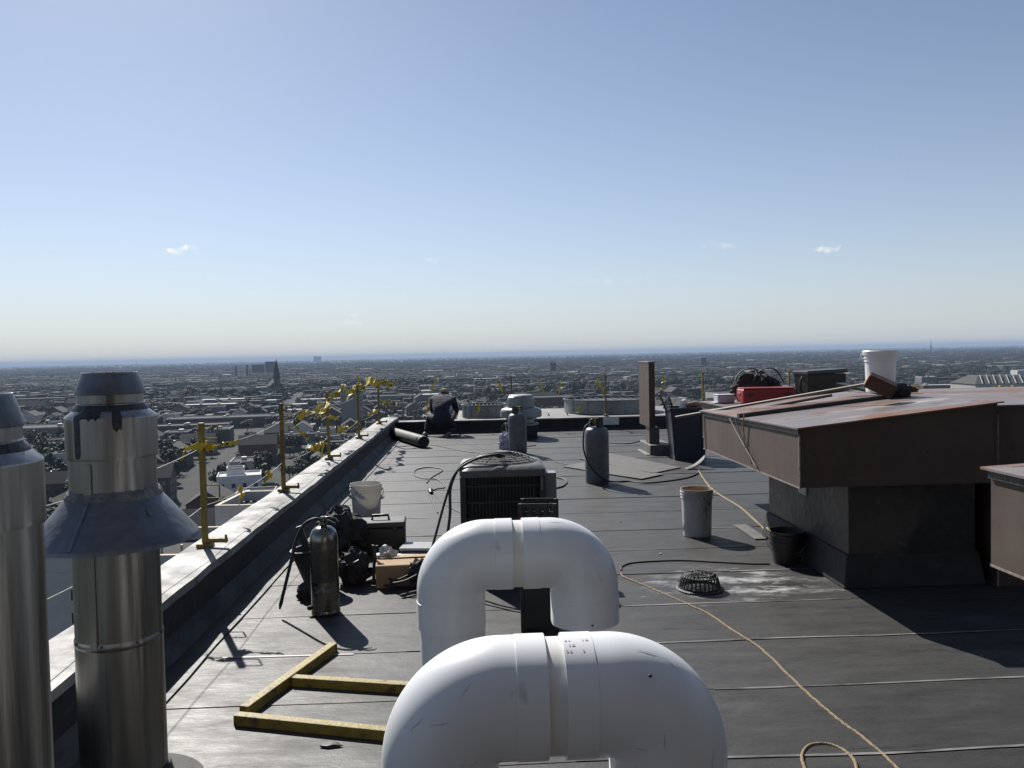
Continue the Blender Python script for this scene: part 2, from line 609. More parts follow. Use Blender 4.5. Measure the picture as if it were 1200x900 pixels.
M_LOOSE = mat('loose_membrane', (.10, .096, .087), .66, col2=(.075, .072, .066), scale=5, bump=.3)
M_SKIN = mat('skin', (.36, .21, .15), .55, col2=(.32, .18, .125), scale=10)
M_SHIRT = mat('navy_shirt', (.012, .015, .030), .8, col2=(.024, .03, .055), scale=7, bump=.6, bscale=14)
M_TROUSER = mat('black_trousers', (.016, .016, .019), .85, col2=(.028, .028, .03), scale=9, bump=.5, bscale=14)
M_SHOE = mat('grey_boot', (.13, .125, .12), .7, col2=(.08, .078, .075), scale=12)
M_CAP = mat('tan_cap', (.36, .28, .17), .8, col2=(.28, .21, .12), scale=12)

# ------------------------------------------------------------------ the roof we stand on
Z_CITY = -48.0
XL, XR, YN, YF = -1.82, 8.6, -3.0, 18.2

deck = MB().box(((XL + XR) / 2, (YN + YF) / 2, -.16), (XR - XL, YF - YN, .29)).build('roof', M_BLACKMEM)
struct(deck)
tower = MB().box(((XL - .26 + XR + .26) / 2, (YN + YF + 3.0) / 2, Z_CITY / 2 - .2), (XR - XL + .46, YF - YN + 3.0, -Z_CITY - .3)).build(
    'building_shell', mat('buff_brick', (.30, .24, .18), .8, col2=(.24, .19, .14), scale=1))
struct(tower)
seams = [-3.0, -2.1, -1.2, -.35, .5, 1.35, 2.1, 2.75, 3.42, 4.12, 4.80, 5.52, 6.30, 7.05, 7.86, 8.75, 9.62, 10.5, 11.4, 12.25, 13.15, 14.0, 14.9, 15.8, 16.7, 17.5, 18.19]
rs = random.Random(3)
SEAMW = .030
for i in range(len(seams) - 1):
    y0, y1 = seams[i] - .05, seams[i + 1] + .01
    cuts = [XL + .001, rs.uniform(1.0, 7.0), XR - .001] if i % 2 else [XL + .001, rs.uniform(-.6, .6), rs.uniform(5.0, 7.5), XR - .001]
    for k in range(len(cuts) - 1):
        xa, xb = cuts[k] - (.03 if k else 0), cuts[k + 1]
        nn = max(3, int((xb - xa) / .55))
        mb = MB()
        top = []
        for j in range(nn + 1):
            x = xa + (xb - xa) * j / nn
            yy = y0 + SEAMW * mnoise.noise(Vector((x * .9, i * 3.1, 0))) if i else y0
            zn = .0050 + .0028 * mnoise.noise(Vector((x * 2.1, i * 5.7, 3)))
            zf = .0012 + (.0012 if k else 0)
            top.append(((x, yy, zn + (.0015 if k else 0)), (x, y1, zf), (x, yy, .0004)))
        for a in top:
            mb.v += list(a)
        for j in range(nn):
            a, b = 3 * j, 3 * j + 3
            mb.f += [(a, b, b + 1, a + 1), (a + 2, b + 2, b, a)]
        mb.f += [(0, 1, 2), (3 * nn, 3 * nn + 2, 3 * nn + 1)]
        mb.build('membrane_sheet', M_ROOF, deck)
M_BLEED = mat('pale_seam_bleed', (.27, .265, .25), .5, col2=(.05, .05, .049), scale=3.5, contrast=(.42, .60), stretch=(.6, 4, 1))
for ysm, xa, xb in ((4.12, 1.15, 4.6), (4.80, .9, 3.4), (5.52, .95, 2.5), (6.30, 1.9, 2.6), (3.42, 1.0, 4.2), (7.86, 2.0, 2.6), (8.75, -.9, .4), (4.80, -1.5, -.75)):
    mb = MB()
    m_ = 14
    for j in range(m_ + 1):
        x = xa + (xb - xa) * j / m_
        yy = ysm - .05 + SEAMW * mnoise.noise(Vector((x * .9, seams.index(ysm) * 3.1, 0)))
        w_ = .010 + .009 * mnoise.noise(Vector((x * 3.1, ysm, 2)))
        mb.v += [(x, yy - w_ - .004, .0058), (x, yy - .0006, .0072), (x, yy - .0006, .0005)]
    mb.f = [(3 * j, 3 * j + 3, 3 * j + 4, 3 * j + 1) for j in range(m_)]
    mb.build('seam_bleed', M_BLEED, deck)
# border sheet along the foot of the left parapet
mb = MB()
ys = [YN + (YF - YN) * j / 40 for j in range(41)]
for y in ys:
    w = .23 + .02 * mnoise.noise(Vector((y * 1.7, 2, 0)))
    mb.v += [(XL + .08, y, .016), (XL + w, y, .0155), (XL + w + .002, y, .002)]
for j in range(40):
    a, b = 3 * j, 3 * j + 3
    mb.f += [(a, a + 1, b + 1, b), (a + 1, a + 2, b + 2, b + 1)]
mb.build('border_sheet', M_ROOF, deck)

# unseen block added behind the camera to keep rear sky off near faces
shade_block = MB().box((3.39, -2.6, 5.9), (10.4, 3.0, 11.9)).build('unseen_shade_block', mat('shade_block_brown', (.050, .042, .038), .85, col2=(.035, .03, .028), scale=3, bump=.4))
struct(shade_block)

# parapets
PH = .34
par = thing('parapet_wall', 'low roof edge parapet with silver coated top along the left side', 'parapet', (XL, 0, 0))
mb = MB()
n = 60
for j in range(n + 1):
    y = YN + (YF + .3 - YN) * j / n
    wv = .012 * mnoise.noise(Vector((y * .9, 0, 5)))
    mb.v += [(.0 + wv, y, .10), (.0 + wv, y, PH), (-.28, y, PH), (-.28, y, -1.6)]
for j in range(n):
    a, b = 4 * j, 4 * j + 4
    mb.f += [(a, b, b + 1, a + 1), (a + 1, b + 1, b + 2, a + 2), (a + 2, b + 2, b + 3, a + 3)]
mb.build('wall', M_BLACKMEM, par)
mb = MB()
for j in range(n + 1):
    y = YN + (YF + .3 - YN) * j / n
    w = .012 * mnoise.noise(Vector((y * 1.9, 0, 9)))
    mb.v += [(.002 + w, y, .115 + w), (.085 + w, y, .019), (-.01, y, .001)]
for j in range(n):
    a, b = 3 * j, 3 * j + 3
    mb.f += [(a, a + 1, b + 1, b)]
mb.build('cant_flashing', M_CANT, par)
yy = YN
k = 0
lens = [2.3, 2.6, 2.45, 2.9, 2.5, 2.7, 2.6, 2.4, 2.6]
while yy < YF + .2:
    L = min(lens[k % len(lens)], YF + .3 - yy)
    mb = MB()
    m = 10
    for j in range(m + 1):
        y = yy + .012 + (L - .02) * j / m
        dz = .010 * mnoise.noise(Vector((y * 1.4, 3, 1))) + (k % 2) * .004
        e = .016 * mnoise.noise(Vector((y * 2.6, 8, 1)))
        mb.v += [(.022 + e, y, PH - .035), (.022 + e, y, PH + .014 + dz), (-.14, y, PH + .024 + dz), (-.31, y, PH + .012 + dz), (-.31, y, PH - .07)]
    for j in range(m):
        a, b = 5 * j, 5 * j + 5
        for q in range(4):
            mb.f.append((a + q, b + q, b + q + 1, a + q + 1))
    mb.f += [(0, 1, 2, 3, 4), tuple(5 * m + q for q in (4, 3, 2, 1, 0))]
    mb.build('coping', M_SILVER, par)
    yy += L
    k += 1

fpar = thing('parapet_wall', 'low black faced parapet across the far end of the roof', 'parapet', (0, YF, 0))
FH = .25
MB().box(((XL + XR) / 2, .15, FH / 2 - .3), (XR - XL - .002, .30, FH + .6)).build('wall', M_BLACKMEM, fpar)
xx = XL + .03
k = 0
while xx < XR - .1:
    L = min(3.0, XR - xx)
    MB().box((xx + L / 2, .15, FH + .012 + (k % 2) * .003), (L - .012, .36, .03)).build('coping', M_SILVER, fpar, bevel=.006)
    xx += L
    k += 1
MB().hexa([(XL + .03, -.07, .001), (XR, -.07, .001), (XR, .001, .001), (XL + .03, .001, .001),
           (XL + .03, -.012, .075), (XR, -.012, .075), (XR, .001, .08), (XL + .03, .001, .08)]).build('cant_flashing', M_BLACKMEM, fpar)
rpar = thing('parapet_wall', 'low parapet along the right side of the roof behind the hoods', 'parapet', (XR, 0, 0))
MB().box((.14, (YN + YF) / 2, 0), (.28, YF - YN + .6, .62)).build('wall', M_BLACKMEM, rpar)
MB().box((.14, (YN + YF) / 2, .325), (.34, YF - YN + .6, .03)).build('coping', M_SILVER, rpar, bevel=.006)
# raised silver roof of the next bay
bay = MB().hexa([(-.50, YF + .31, -1.2), (XR, YF + .31, -1.2), (XR, YF + 3.3, -1.2), (-.50, YF + 3.3, -1.2),
                 (-.50, YF + .31, FH + .005), (XR, YF + .31, FH + .005), (XR, YF + 3.3, FH + .02), (-.50, YF + 3.3, FH + .02)]).build('lower_bay_roof', M_SILVER)
struct(bay)

# ------------------------------------------------------------------ flue pipes on the left
def flue(name, label, px, Y, top_py, skirt):
    p = PY(px, top_py, Y)
    dz = p.z - 1.67
    t = thing(name, label, 'flue', (p.x, p.y, 0))

    def z(v):
        return v + dz
    MB().lathe([(.166, 0), (.166, .012), (.163, .02), (.160, .03), (.160, z(.62)), (.1615, z(.622)), (.1615, z(.640)), (.158, z(.645)), (.1575, z(1.345))], 48).build('lower_pipe', M_STEEL, t, 40)
    MB().lathe([(.1645, z(1.342)), (.1652, z(1.35)), (.1652, z(1.352)), (.1652, z(1.50)), (.163, z(1.505)), (.128, z(1.533)), (.126, z(1.54))], 48).build('outer_sleeve', M_STEEL, t, 35)
    MB().lathe([(.121, z(1.535)), (.1225, z(1.552)), (.119, z(1.556)), (.1195, z(1.59))], 48).build('collar', M_STEEL, t, 35)
    cap = MB().shell([(.123, z(1.588)), (.127, z(1.590)), (.127, z(1.596)), (.102, z(1.668)), (.102, z(1.672)), (.098, z(1.672)), (.096, z(1.62))], 48).build('cap_cone', M_STEELCONE, t, 30)
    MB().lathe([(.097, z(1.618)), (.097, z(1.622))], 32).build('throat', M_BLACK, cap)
    MB().lathe([(.135, z(1.520)), (.137, z(1.528)), (.131, z(1.541)), (.124, z(1.548)), (.1205, z(1.545))], 40).build('sealant_bead', mat('dark_sealant', (.03, .03, .032), .5, bump=.6, bscale=40), t, 60)
    # the rolled seam up the sleeve
    a = R(-100)
    MB().box((.161 * math.cos(a), .161 * math.sin(a), z(.98)), (.006, .03, .70), rz=a).build('lock_seam', M_STEEL, t, bevel=.002)
    for zz in (z(.63),):
        for q in range(8):
            an = q * math.pi / 4
            MB().lathe([(.005, 0), (.005, .004), (.002, .006)], 8, M=Matrix.Translation((.1612 * math.cos(an), .1612 * math.sin(an), zz + .01)) @ Matrix.Rotation(an, 4, 'Z') @ Matrix.Rotation(math.pi / 2, 4, 'Y')).build('rivet', M_STEELCONE, t)
    for a0_, wd, zl in ((-112, 9, 1.352), (-98, 34, 1.50), (-60, 12, 1.455)):      # tar run down from the collar
        mb = MB()
        for k in range(9):
            a_ = R(a0_ - wd / 2 + wd * k / 8)
            drip = zl + (.018 * mnoise.noise(Vector((k * .9, a0_, 1))) if 0 < k < 8 else .02)
            mb.v += [(.1664 * math.cos(a_), .1664 * math.sin(a_), z(drip)), (.1664 * math.cos(a_), .1664 * math.sin(a_), z(1.504)), (.136 * math.cos(a_), .136 * math.sin(a_), z(1.529))]
        mb.f = [q_ for k in range(8) for q_ in ((3 * k, 3 * k + 3, 3 * k + 4, 3 * k + 1), (3 * k + 1, 3 * k + 4, 3 * k + 5, 3 * k + 2))]
        mb.build('tar_run', MATS['dark_sealant'], t, 60)
    MB().lathe([(.30, .001), (.30, .012), (.19, .020), (.172, .09), (.168, .10)], 40).build('base_flashing', M_BLACKMEM, t, 40)
    if skirt:
        sk = MB().shell([(.160, z(1.205)), (.166, z(1.197)), (.178, z(1.185)), (.306, z(1.030)), (.308, z(1.015)), (.302, z(1.015)), (.17, z(1.178))], 64).build('storm_collar', M_STEELCONE, t, 40)
        mb = MB()
        rng = random.Random(5)
        prof = []
        for j in range(64):
            an = 2 * math.pi * j / 64
            e = rng.uniform(-.0025, .003)
            for r, zz in ((.1585, 1.222 + e), (.166, 1.215 + e), (.176, 1.196 + e * .5), (.176, 1.186)):
                prof.append((r * math.cos(an), r * math.sin(an), z(zz)))
        fs = []
        for j in range(64):
            j2 = (j + 1) % 64
            for q in range(3):
                fs.append((4 * j + q, 4 * j2 + q, 4 * j2 + q + 1, 4 * j + q + 1))
        mb.add(prof, [tuple(reversed(f)) for f in fs])
        mb.build('caulk_bead', M_SEALANT, sk, 60)
        for an in (R(-97), R(-35)):
            c, s_ = math.cos(an), math.sin(an)
            if an < R(-60):
                MB().sweep([(.175 * c, .175 * s_, z(1.192)), (.304 * c, .304 * s_, z(1.035))], .006, 6).build('lap_seam', M_STEELCONE, sk, 60)
            else:
                MB().box((.22 * c, .22 * s_, z(1.140)), (.03, .010, .010), rz=an, ry=R(55)).build('clip', M_STEELCONE, sk, bevel=.002)
    return t


flue('flue_pipe', 'tall galvanised flue pipe with a wide grey storm collar beside the parapet', 128.5, 3.30, 437, True)
flue('flue_pipe', 'galvanised flue pipe without a collar, cut by the left picture edge', -40, 2.12, 463, False)

# ------------------------------------------------------------------ white PVC goosenecks
def elbow(arm_h, arm_v, r, Rb, hub=.03, sgn=1):
    """90 degree fitting: up along z from -arm_v, over to +x (times sgn) at arm_h"""
    mb = MB()
    n = 60
    rings = []
    rings.append((Vector((0, 0, -arm_v)), Vector((0, 0, 1)), r - .014))
    rings.append((Vector((0, 0, -arm_v)), Vector((0, 0, 1)), r + .0014))
    rings.append((Vector((0, 0, -Rb - hub)), Vector((0, 0, 1)), r + .0014))
    rings.append((Vector((0, 0, -Rb - hub + .0006)), Vector((0, 0, 1)), r))
    for k in range(31):
        a = k / 30 * math.pi / 2
        rings.append((Vector((Rb - Rb * math.cos(a), 0, -Rb + Rb * math.sin(a))), Vector((math.sin(a), 0, math.cos(a))), r))
    rings.append((Vector((Rb + hub - .0006, 0, 0)), Vector((1, 0, 0)), r))
    rings.append((Vector((Rb + hub, 0, 0)), Vector((1, 0, 0)), r + .0014))
    rings.append((Vector((arm_h, 0, 0)), Vector((1, 0, 0)), r + .0014))
    rings.append((Vector((arm_h, 0, 0)), Vector((1, 0, 0)), r - .014))
    vs, fs = [], []
    for c, t, rr in rings:
        side = Vector((0, 1, 0))
        out = Vector((-t.z, 0, t.x))                 # away from the bend centre
        for j in range(n):
            a = 2 * math.pi * j / n
            k = math.cos(a) * rr
            if k < -Rb * .93:
                k = -Rb * .93 - (-(k) - Rb * .93) * .25
            p = c + out * k + side * (math.sin(a) * rr)
            vs.append((p.x * sgn, p.y, p.z))
    for i in range(len(rings) - 1):
        for j in range(n):
            j2 = (j + 1) % n
            f = (i * n + j, i * n + j2, (i + 1) * n + j2, (i + 1) * n + j)
            fs.append(tuple(reversed(f)) if sgn > 0 else f)
    mb.add(vs, fs)
    return mb


def gooseneck(label, px, py_axis, Y, marks):
    c = PY(px, py_axis, Y)
    t = thing('pvc_gooseneck', label, 'vent pipe', (c.x, c.y, 0), group='white plastic vent goosenecks')
    r, half, arm = .117, .223, .206
    za = c.z
    L = elbow(arm, .235, r, .118).build('elbow', M_PVC, t, 35, loc=(-half, 0, za))
    Rr = elbow(arm, .235, r, .118, sgn=-1).build('elbow', M_PVC, t, 35, loc=(half, 0, za))
    MB().sweep([(-.05, 0, za), (.05, 0, za)], r - .006, 36).build('nipple', M_PVCIN, t, 60)
    MB().sweep([(-half, 0, .03), (-half, 0, za - .2)], r - .007, 36).build('riser_pipe', M_PVC, t, 60)
    MB().lathe([(.24, .001), (.24, .014), (.17, .02), (.125, .05), (.118, .12), (.112, .125)], 32, (-half, 0, 0)).build('base_flashing', M_BLACKMEM, t, 40)
    MB().lathe([(r - .013, -.16), (r - .013, -.155)], 32, (half, 0, za)).build('throat', M_BLACK, Rr, loc=(-half, 0, -za))  # black disc stands for the dark inside of the open end
    scr = mat('black_screw', (.02, .02, .02), .4)
    for part, pts in ((L, []), (Rr, [(-.02, -.98, -1.55)] if not marks else [(.05, -.75, .55)])):
        for x, a_s, zz in pts:
            q = Vector((x, -r * .985, -.0))
            if zz < -1:
                q = Vector((-.0, -(r + .003), -.215)) + Vector((.012, 0, 0))
            else:
                ang = math.atan2(zz, -a_s)
                q = Vector((x * (1 if part is L else 1), -r * math.cos(ang), r * math.sin(ang)))
                q.x = -.10 if part is Rr else .12
                q.x += x
            MB().blob(tuple(q), (.004, .004, .004), 1, 0, 1, 1).build('screw', scr, part)
    if marks:                                           # faded red maker's print on the fitting, too small to read
        red = mat('faded_red_print', (.56, .44, .42), .5)
        rng = random.Random(4)
        for row in range(3):
            an = R(62) + row * R(7.5)
            x = -.202
            while x < -.156:
                w = rng.uniform(.003, .008)
                if rng.random() < .72:
                    rr = r + .0022
                    a0, a1 = an, an + R(rng.choice((2.0, 2.6)))
                    vs = [(x, -rr * math.cos(a0), rr * math.sin(a0)), (x + w * .8, -rr * math.cos(a0), rr * math.sin(a0)),
                          (x + w * .8, -rr * math.cos(a1), rr * math.sin(a1)), (x, -rr * math.cos(a1), rr * math.sin(a1))]
                    MB().add(vs, [(0, 1, 2, 3)]).build('printed_mark', red, Rr)
                x += w + .0025
    # scuffs: thin dark scrape lines pressed on the white wall
    scf = mat('grey_scuff', (.42, .41, .39), .6, col2=(.58, .57, .55), scale=90)
    rng = random.Random(9 if marks else 2)
    for part, sg in ((L, 1), (Rr, -1)):
        for q in range(5):
            b = rng.uniform(.15, 1.35)
            a = rng.uniform(R(15), R(75)) * rng.choice((1, 1, -.4))
            db, da = rng.uniform(-.3, .3), rng.uniform(-.22, .22)
            vs = []
            for k in range(6):
                bb, aa = b + db * k / 5, a + da * k / 5 + .01 * math.sin(k * 2)
                Rb = .118
                cc = Vector((Rb - Rb * math.cos(bb), 0, -Rb + Rb * math.sin(bb)))
                out = Vector((-math.cos(bb), 0, math.sin(bb)))
                wv = .0011 * math.sin(math.pi * (k + .3) / 5.6)
                for s_ in (-1, 1):
                    p = cc + out * ((r + .0006) * math.sin(aa + s_ * wv / r)) + Vector((0, -1, 0)) * ((r + .0006) * math.cos(aa + s_ * wv / r))
                    vs.append((p.x * sg, p.y, p.z))
            MB().add(vs, [(2 * k, 2 * k + 1, 2 * k + 3, 2 * k + 2) for k in range(5)]).build('scuff', scf, part)
    return t


gooseneck('nearest white plastic gooseneck vent, cut by the bottom of the picture', 649, 814.5, 1.605, True)
gooseneck('farther white plastic gooseneck vent, between the nearest one and the condenser', 606, 648.5, 2.77, False)

# ------------------------------------------------------------------ air conditioning condenser
CY = 6.32
c0, c1 = PY(541, 640, CY), PY(641, 640, CY)
CX, CW = (c0.x + c1.x) / 2, (c1.x - c0.x)
CH = .84


def rrect(w, d, r, n=5):
    out = []
    for cx, cy, a0 in ((w / 2 - r, -d / 2 + r, -90), (w / 2 - r, d / 2 - r, 0), (-w / 2 + r, d / 2 - r, 90), (-w / 2 + r, -d / 2 + r, 180)):
        for k in range(n + 1):
            a = R(a0 + 90 * k / n)
            out.append((cx + r * math.cos(a), cy + r * math.sin(a)))
    return out


def loft(mb, rings):
    n = len(rings[0])
    o = len(mb.v)
    for r_ in rings:
        mb.v += [tuple(p) for p in r_]
    for i in range(len(rings) - 1):
        for j in range(n):
            j2 = (j + 1) % n
            mb.f.append((o + i * n + j, o + i * n + j2, o + (i + 1) * n + j2, o + (i + 1) * n + j))
    mb.f.append(tuple(o + j for j in reversed(range(n))))
    mb.f.append(tuple(o + (len(rings) - 1) * n + j for j in range(n)))
    return mb


cond = thing('condenser_unit', 'dark square air conditioning condenser with round fan grille on top', 'condenser', (CX, CY + CW / 2, 0))
q = rrect(CW - .03, CW - .03, .07)
loft(MB(), [[(x, y, .06) for x, y in q], [(x, y, CH - .05) for x, y in q]]).build('coil', M_COIL, cond, 40)
q0, q1, q2, q3 = rrect(CW, CW, .08), rrect(CW + .014, CW + .014, .085), rrect(CW - .03, CW - .03, .08), rrect(CW - .10, CW - .10, .10)
loft(MB(), [[(x, y, CH - .07) for x, y in q1], [(x, y, CH - .02) for x, y in q1], [(x, y, CH) for x, y in q2], [(x, y, CH + .012) for x, y in q3]]).build('top_cover', M_CONDTOP, cond, 40)
loft(MB(), [[(x, y, .0) for x, y in q1], [(x, y, .08) for x, y in q1]]).build('base_pan', M_CONDENSER, cond, 40)
qq = rrect(CW + .004, CW + .004, .08)
for k in range(5):                      # horizontal louvre bands round the cabinet
    z0 = .08 + (CH - .15) * (k + .5) / 5.5 + .05
    loft(MB(), [[(x, y, z0) for x, y in qq], [(x, y, z0 + .012) for x, y in qq]]).build('louvre_band', M_CONDENSER, cond, 40)
for sx in range(-9, 10):                # upright louvre wires on each side
    x = sx * (CW / 2 - .08) / 9.5
    for s_ in (-1, 1):
        MB().box((x, s_ * (CW / 2 - .004), CH / 2), (.007, .008, CH - .15)).build('louvre_slat', M_CONDENSER, cond)
        MB().box((s_ * (CW / 2 - .004), x, CH / 2), (.008, .007, CH - .15)).build('louvre_slat', M_CONDENSER, cond)
for sx in (-1, 1):
    for sy in (-1, 1):
        MB().box((sx * (CW / 2 - .022), sy * (CW / 2 - .022), CH / 2), (.05, .05, CH - .13)).build('corner_post', M_CONDENSER, cond, bevel=.012)
GRM = mat('fan_grille_wire', (.12, .12, .115), .4, .6)
g = MB()
for k in range(1, 10):
    rr = .03 * k
    zz = CH + .012 + .075 * (1 - (rr / .285) ** 2)
    pts = [(rr * math.cos(2 * math.pi * j / 36), rr * math.sin(2 * math.pi * j / 36), zz) for j in range(36)]
    g = MB().sweep(pts, .0028, 5, close=True)
    g.build('grille_ring', GRM, cond, 60)
for k in range(12):
    a = 2 * math.pi * k / 12
    MB().sweep([(r_ * math.cos(a), r_ * math.sin(a), CH + .010 + .075 * (1 - (r_ / .285) ** 2)) for r_ in (.03, .1, .2, .285)], .003, 5).build('grille_spoke', GRM, cond, 60)
MB().lathe([(.285, CH + .0125), (.285, CH + .0145)], 40).build('fan_well', M_COIL, cond)
MB().lathe([(.0, CH + .080), (.06, CH + .084), (.06, CH + .090), (.0, CH + .093)], 24).build('grille_hub', M_CONDTOP, cond, 40)
dbx = MB().box((CW / 2 + .055, -.08, .64), (.09, .13, .25)).build('disconnect_box', M_GREYBOX, cond, bevel=.006)
MB().sweep([(CW / 2 + .055, -.08, .52), (CW / 2 + .06, -.08, .43), (CW / 2 + .03, -.08, .36), (CW / 2 - .01, -.08, .34)], .012, 8).build('conduit', M_RUBBER, dbx, 60)
MB().box((CW / 2 - .03, -CW / 2 - .008, .71), (.004, .004, .10)).build('label_strip', M_PAPER, cond)

# slotted black steel stand in front of the condenser
sp = W(636, 744)
st = thing('slotted_stand', 'tall black steel stand with slotted top rail in front of the condenser', 'stand', (sp.x, sp.y + .12, 0), R(-8))
SW, SD, SH = .235, .20, .80
for sx in (-1, 1):
    for sy in (-1, 1):
        MB().box((sx * (SW / 2 - .012), sy * (SD / 2 - .012), SH / 2), (.024, .024, SH - .004)).build('leg', M_BLACK, st, bevel=.003)
MB().box((0, -SD / 2 + .006, .34), (SW - .05, .006, .62)).build('front_panel', M_BLACK, st)
MB().box((0, SD / 2 - .006, .34), (SW - .05, .006, .62)).build('rear_panel', M_BLACK, st)
for sx in (-1, 1):
    MB().box((sx * (SW / 2 - .006), 0, .34), (.006, SD - .05, .62)).build('side_panel', M_BLACK, st)
for sy in (-1, 1):                       # top rail: bars with slots between
    y = sy * (SD / 2 - .006)
    MB().box((0, y, SH - .012), (SW - .049, .008, .022)).build('rail_bar', M_BLACK, st)
    MB().box((0, y, SH - .115), (SW - .049, .008, .06)).build('rail_bar', M_BLACK, st)
    for x in (-.052, -.005, .048):
        MB().box((x, y, SH - .055), (.024, .007, .064)).build('rail_web', M_BLACK, st)
    MB().box((.085, y, SH - .068), (.014, .007, .03), ry=R(35)).build('rail_web', M_BLACK, st)

# ------------------------------------------------------------------ gas cylinders
def cylinder_valve(t, H, valve=True):
    MB().lathe([(.145, .0), (.15, .012), (.155, .05), (.1575, .06), (.1575, H - .10), (.150, H - .05), (.125, H - .018), (.09, H - .004), (.05, H), (.0, H + .001)], 40).build('tank', M_CYL, t, 50)
    for a in (0, 2.1, 4.2):
        pts = [(.095 * math.cos(a + k * .22), .095 * math.sin(a + k * .22), 0) for k in range(7)]
        mb = MB()
        for k in range(6):
            p, p2 = pts[k], pts[k + 1]
            mb.add([(p[0], p[1], H - .012), (p2[0], p2[1], H - .012), (p2[0], p2[1], H + .12), (p[0], p[1], H + .12),
                    (p[0] * .95, p[1] * .95, H - .012), (p2[0] * .95, p2[1] * .95, H - .012), (p2[0] * .95, p2[1] * .95, H + .12), (p[0] * .95, p[1] * .95, H + .12)],
                   [(0, 1, 2, 3), (7, 6, 5, 4), (3, 2, 6, 7), (1, 5, 6, 2), (0, 3, 7, 4)])
        mb.build('collar', M_IRON, t)
    v = MB().lathe([(.018, H), (.018, H + .05), (.024, H + .055), (.024, H + .085), (.010, H + .09), (.010, H + .10), (.03, H + .102), (.03, H + .115), (.0, H + .117)], 16).build('valve', M_BRASS, t, 40)
    MB().sweep([(0, 0, H + .065), (-.06, -.02, H + .065), (-.075, -.025, H + .065)], [.012, .012, .020], 10).build('regulator', M_BRASS, v, 40)
    MB().lathe([(.024, -.008), (.026, 0), (.024, .008)], 16, M=Matrix.Translation((-.085, -.055, H + .09)) @ Matrix.Rotation(R(90), 4, 'X')).build('gauge', M_IRON, v, 40)


p = W(700, 566)
t1 = thing('gas_cylinder', 'grey gas cylinder with black hose standing alone right of the condenser', 'gas cylinder', (p.x, p.y, 0), R(20), 'gas cylinders')
cylinder_valve(t1, .74)
p2 = W(607, 532)
t2 = thing('gas_cylinder', 'grey gas cylinder behind the condenser, in front of the mushroom fan', 'gas cylinder', (p2.x, p2.y, 0), R(200), 'gas cylinders')
cylinder_valve(t2, .70)
hp = [(p.x - .08, p.y - .04, .80), (p.x - .17, p.y - .10, .72), (p.x - .19, p.y - .16, .45), (p.x - .08, p.y - .185, .20), (p.x + .12, p.y - .17, .05)]
hp += [W(735, 564, .012), W(760, 566, .012), W(800, 561, .012), W(817, 555, .012), W(820, 549, .012)]
bs = Vector((p.x, p.y, 0))
tag(MB().sweep([Vector(a) - bs for a in curve_pts(hp)], .011, 8).build('gas_hose', M_RUBBER, None, 60, loc=bs), 'black gas hose trailing from the right gas cylinder to the loose sheets', 'hose')

# crumpled white bag beside the rear cylinder
b = W(594, 531)
tag(MB().blob((0, 0, .15), (.13, .11, .19), 4, .38, 2.4, 4, flat_z=.0).build('plastic_bag', mat('pale_violet_plastic', (.48, .47, .56), .3, col2=(.3, .29, .38), scale=9), None, 25, loc=(b.x, b.y + .1, 0)),
    'crumpled pale plastic bag beside the rear gas cylinder', 'bag')

# ------------------------------------------------------------------ mushroom exhaust fan
p = W(612, 514)
fan = thing('mushroom_fan', 'spun aluminium mushroom exhaust fan behind the rear gas cylinder', 'roof fan', (p.x, p.y + .28, 0))
MB().box((0, 0, .13), (.62, .62, .26)).build('curb', M_BLACKMEM, fan, bevel=.01)
MB().lathe([(.36, .262), (.36, .29), (.27, .31), (.25, .40), (.27, .42)], 40).build('base_ring', M_FAN, fan, 35)
MB().lathe([(.40, .415), (.425, .43), (.425, .54), (.40, .585), (.33, .612), (.27, .62)], 48).build('wind_band', M_FAN, fan, 35)
MB().lathe([(.265, .618), (.275, .63), (.275, .79), (.262, .83), (.245, .842), (.245, .855), (.22, .875), (.12, .885), (.0, .887)], 48).build('motor_dome', M_FAN, fan, 35)
for k in range(4):
    a = R(45 + 90 * k)
    MB().box((.40 * math.cos(a), .40 * math.sin(a), .40), (.03, .012, .10), rz=a).build('bracket', M_FAN, fan)
MB().sweep([(-.34, -.05, .30), (-.40, -.08, .2), (-.37, -.1, .02)], .02, 8).build('conduit', M_RUBBER, fan, 60)

# ------------------------------------------------------------------ round tubs on the lower bay
def tub(label, px, py, r, h, Y):
    p = PY(px, py, Y)
    t = thing('round_tub', label, 'fan curb', (p.x, Y + r, FH + .008), group='round grey tubs on the lower roof')
    MB().shell([(r * .97, 0), (r, .01), (r, h - .02), (r + .03, h - .015), (r + .03, h), (r - .01, h), (r - .012, .02)], 56).build('drum', M_TUB, t, 35)
    MB().lathe([(r - .013, h - .07), (r - .013, h - .066)], 40).build('inner_pan', M_COIL, t)
    m = M_TUB
    for k in range(-5, 6):
        x = k * r / 5.6
        yl = math.sqrt(max(r * r - x * x, 0)) - .02
        MB().box((x, 0, h - .03), (.012, 2 * yl, .008)).build('mesh_bar', m, t)
    for k in range(6):
        a = R(-150 + 24 * k)
        MB().box(((r + .004) * math.cos(a), (r + .004) * math.sin(a), h / 2), (.012, .03, h - .05), rz=a).build('drum_rib', m, t)
    return t


tub('small round grey tub right of the kneeling worker', 567, 489, .50, .31, 18.75)
tub('large round grey tub between the right gas cylinder and the brown post', 722, 488, 1.08, .34, 18.95)
for px, w in ((643, 'left one, beside the mushroom fan'), (665, 'right one, beside the large tub')):
    q = PY(px, 487, 19.2)
    tag(MB().lathe([(.03, 0), (.03, .006), (.012, .008), (.012, .05), (.006, .055)], 10).build('roof_stud', M_IRON, None, loc=(q.x, 19.2, FH + .012)),
        'short dark stud on the silver roof, %s' % w, 'stud', 'studs on the silver roof')

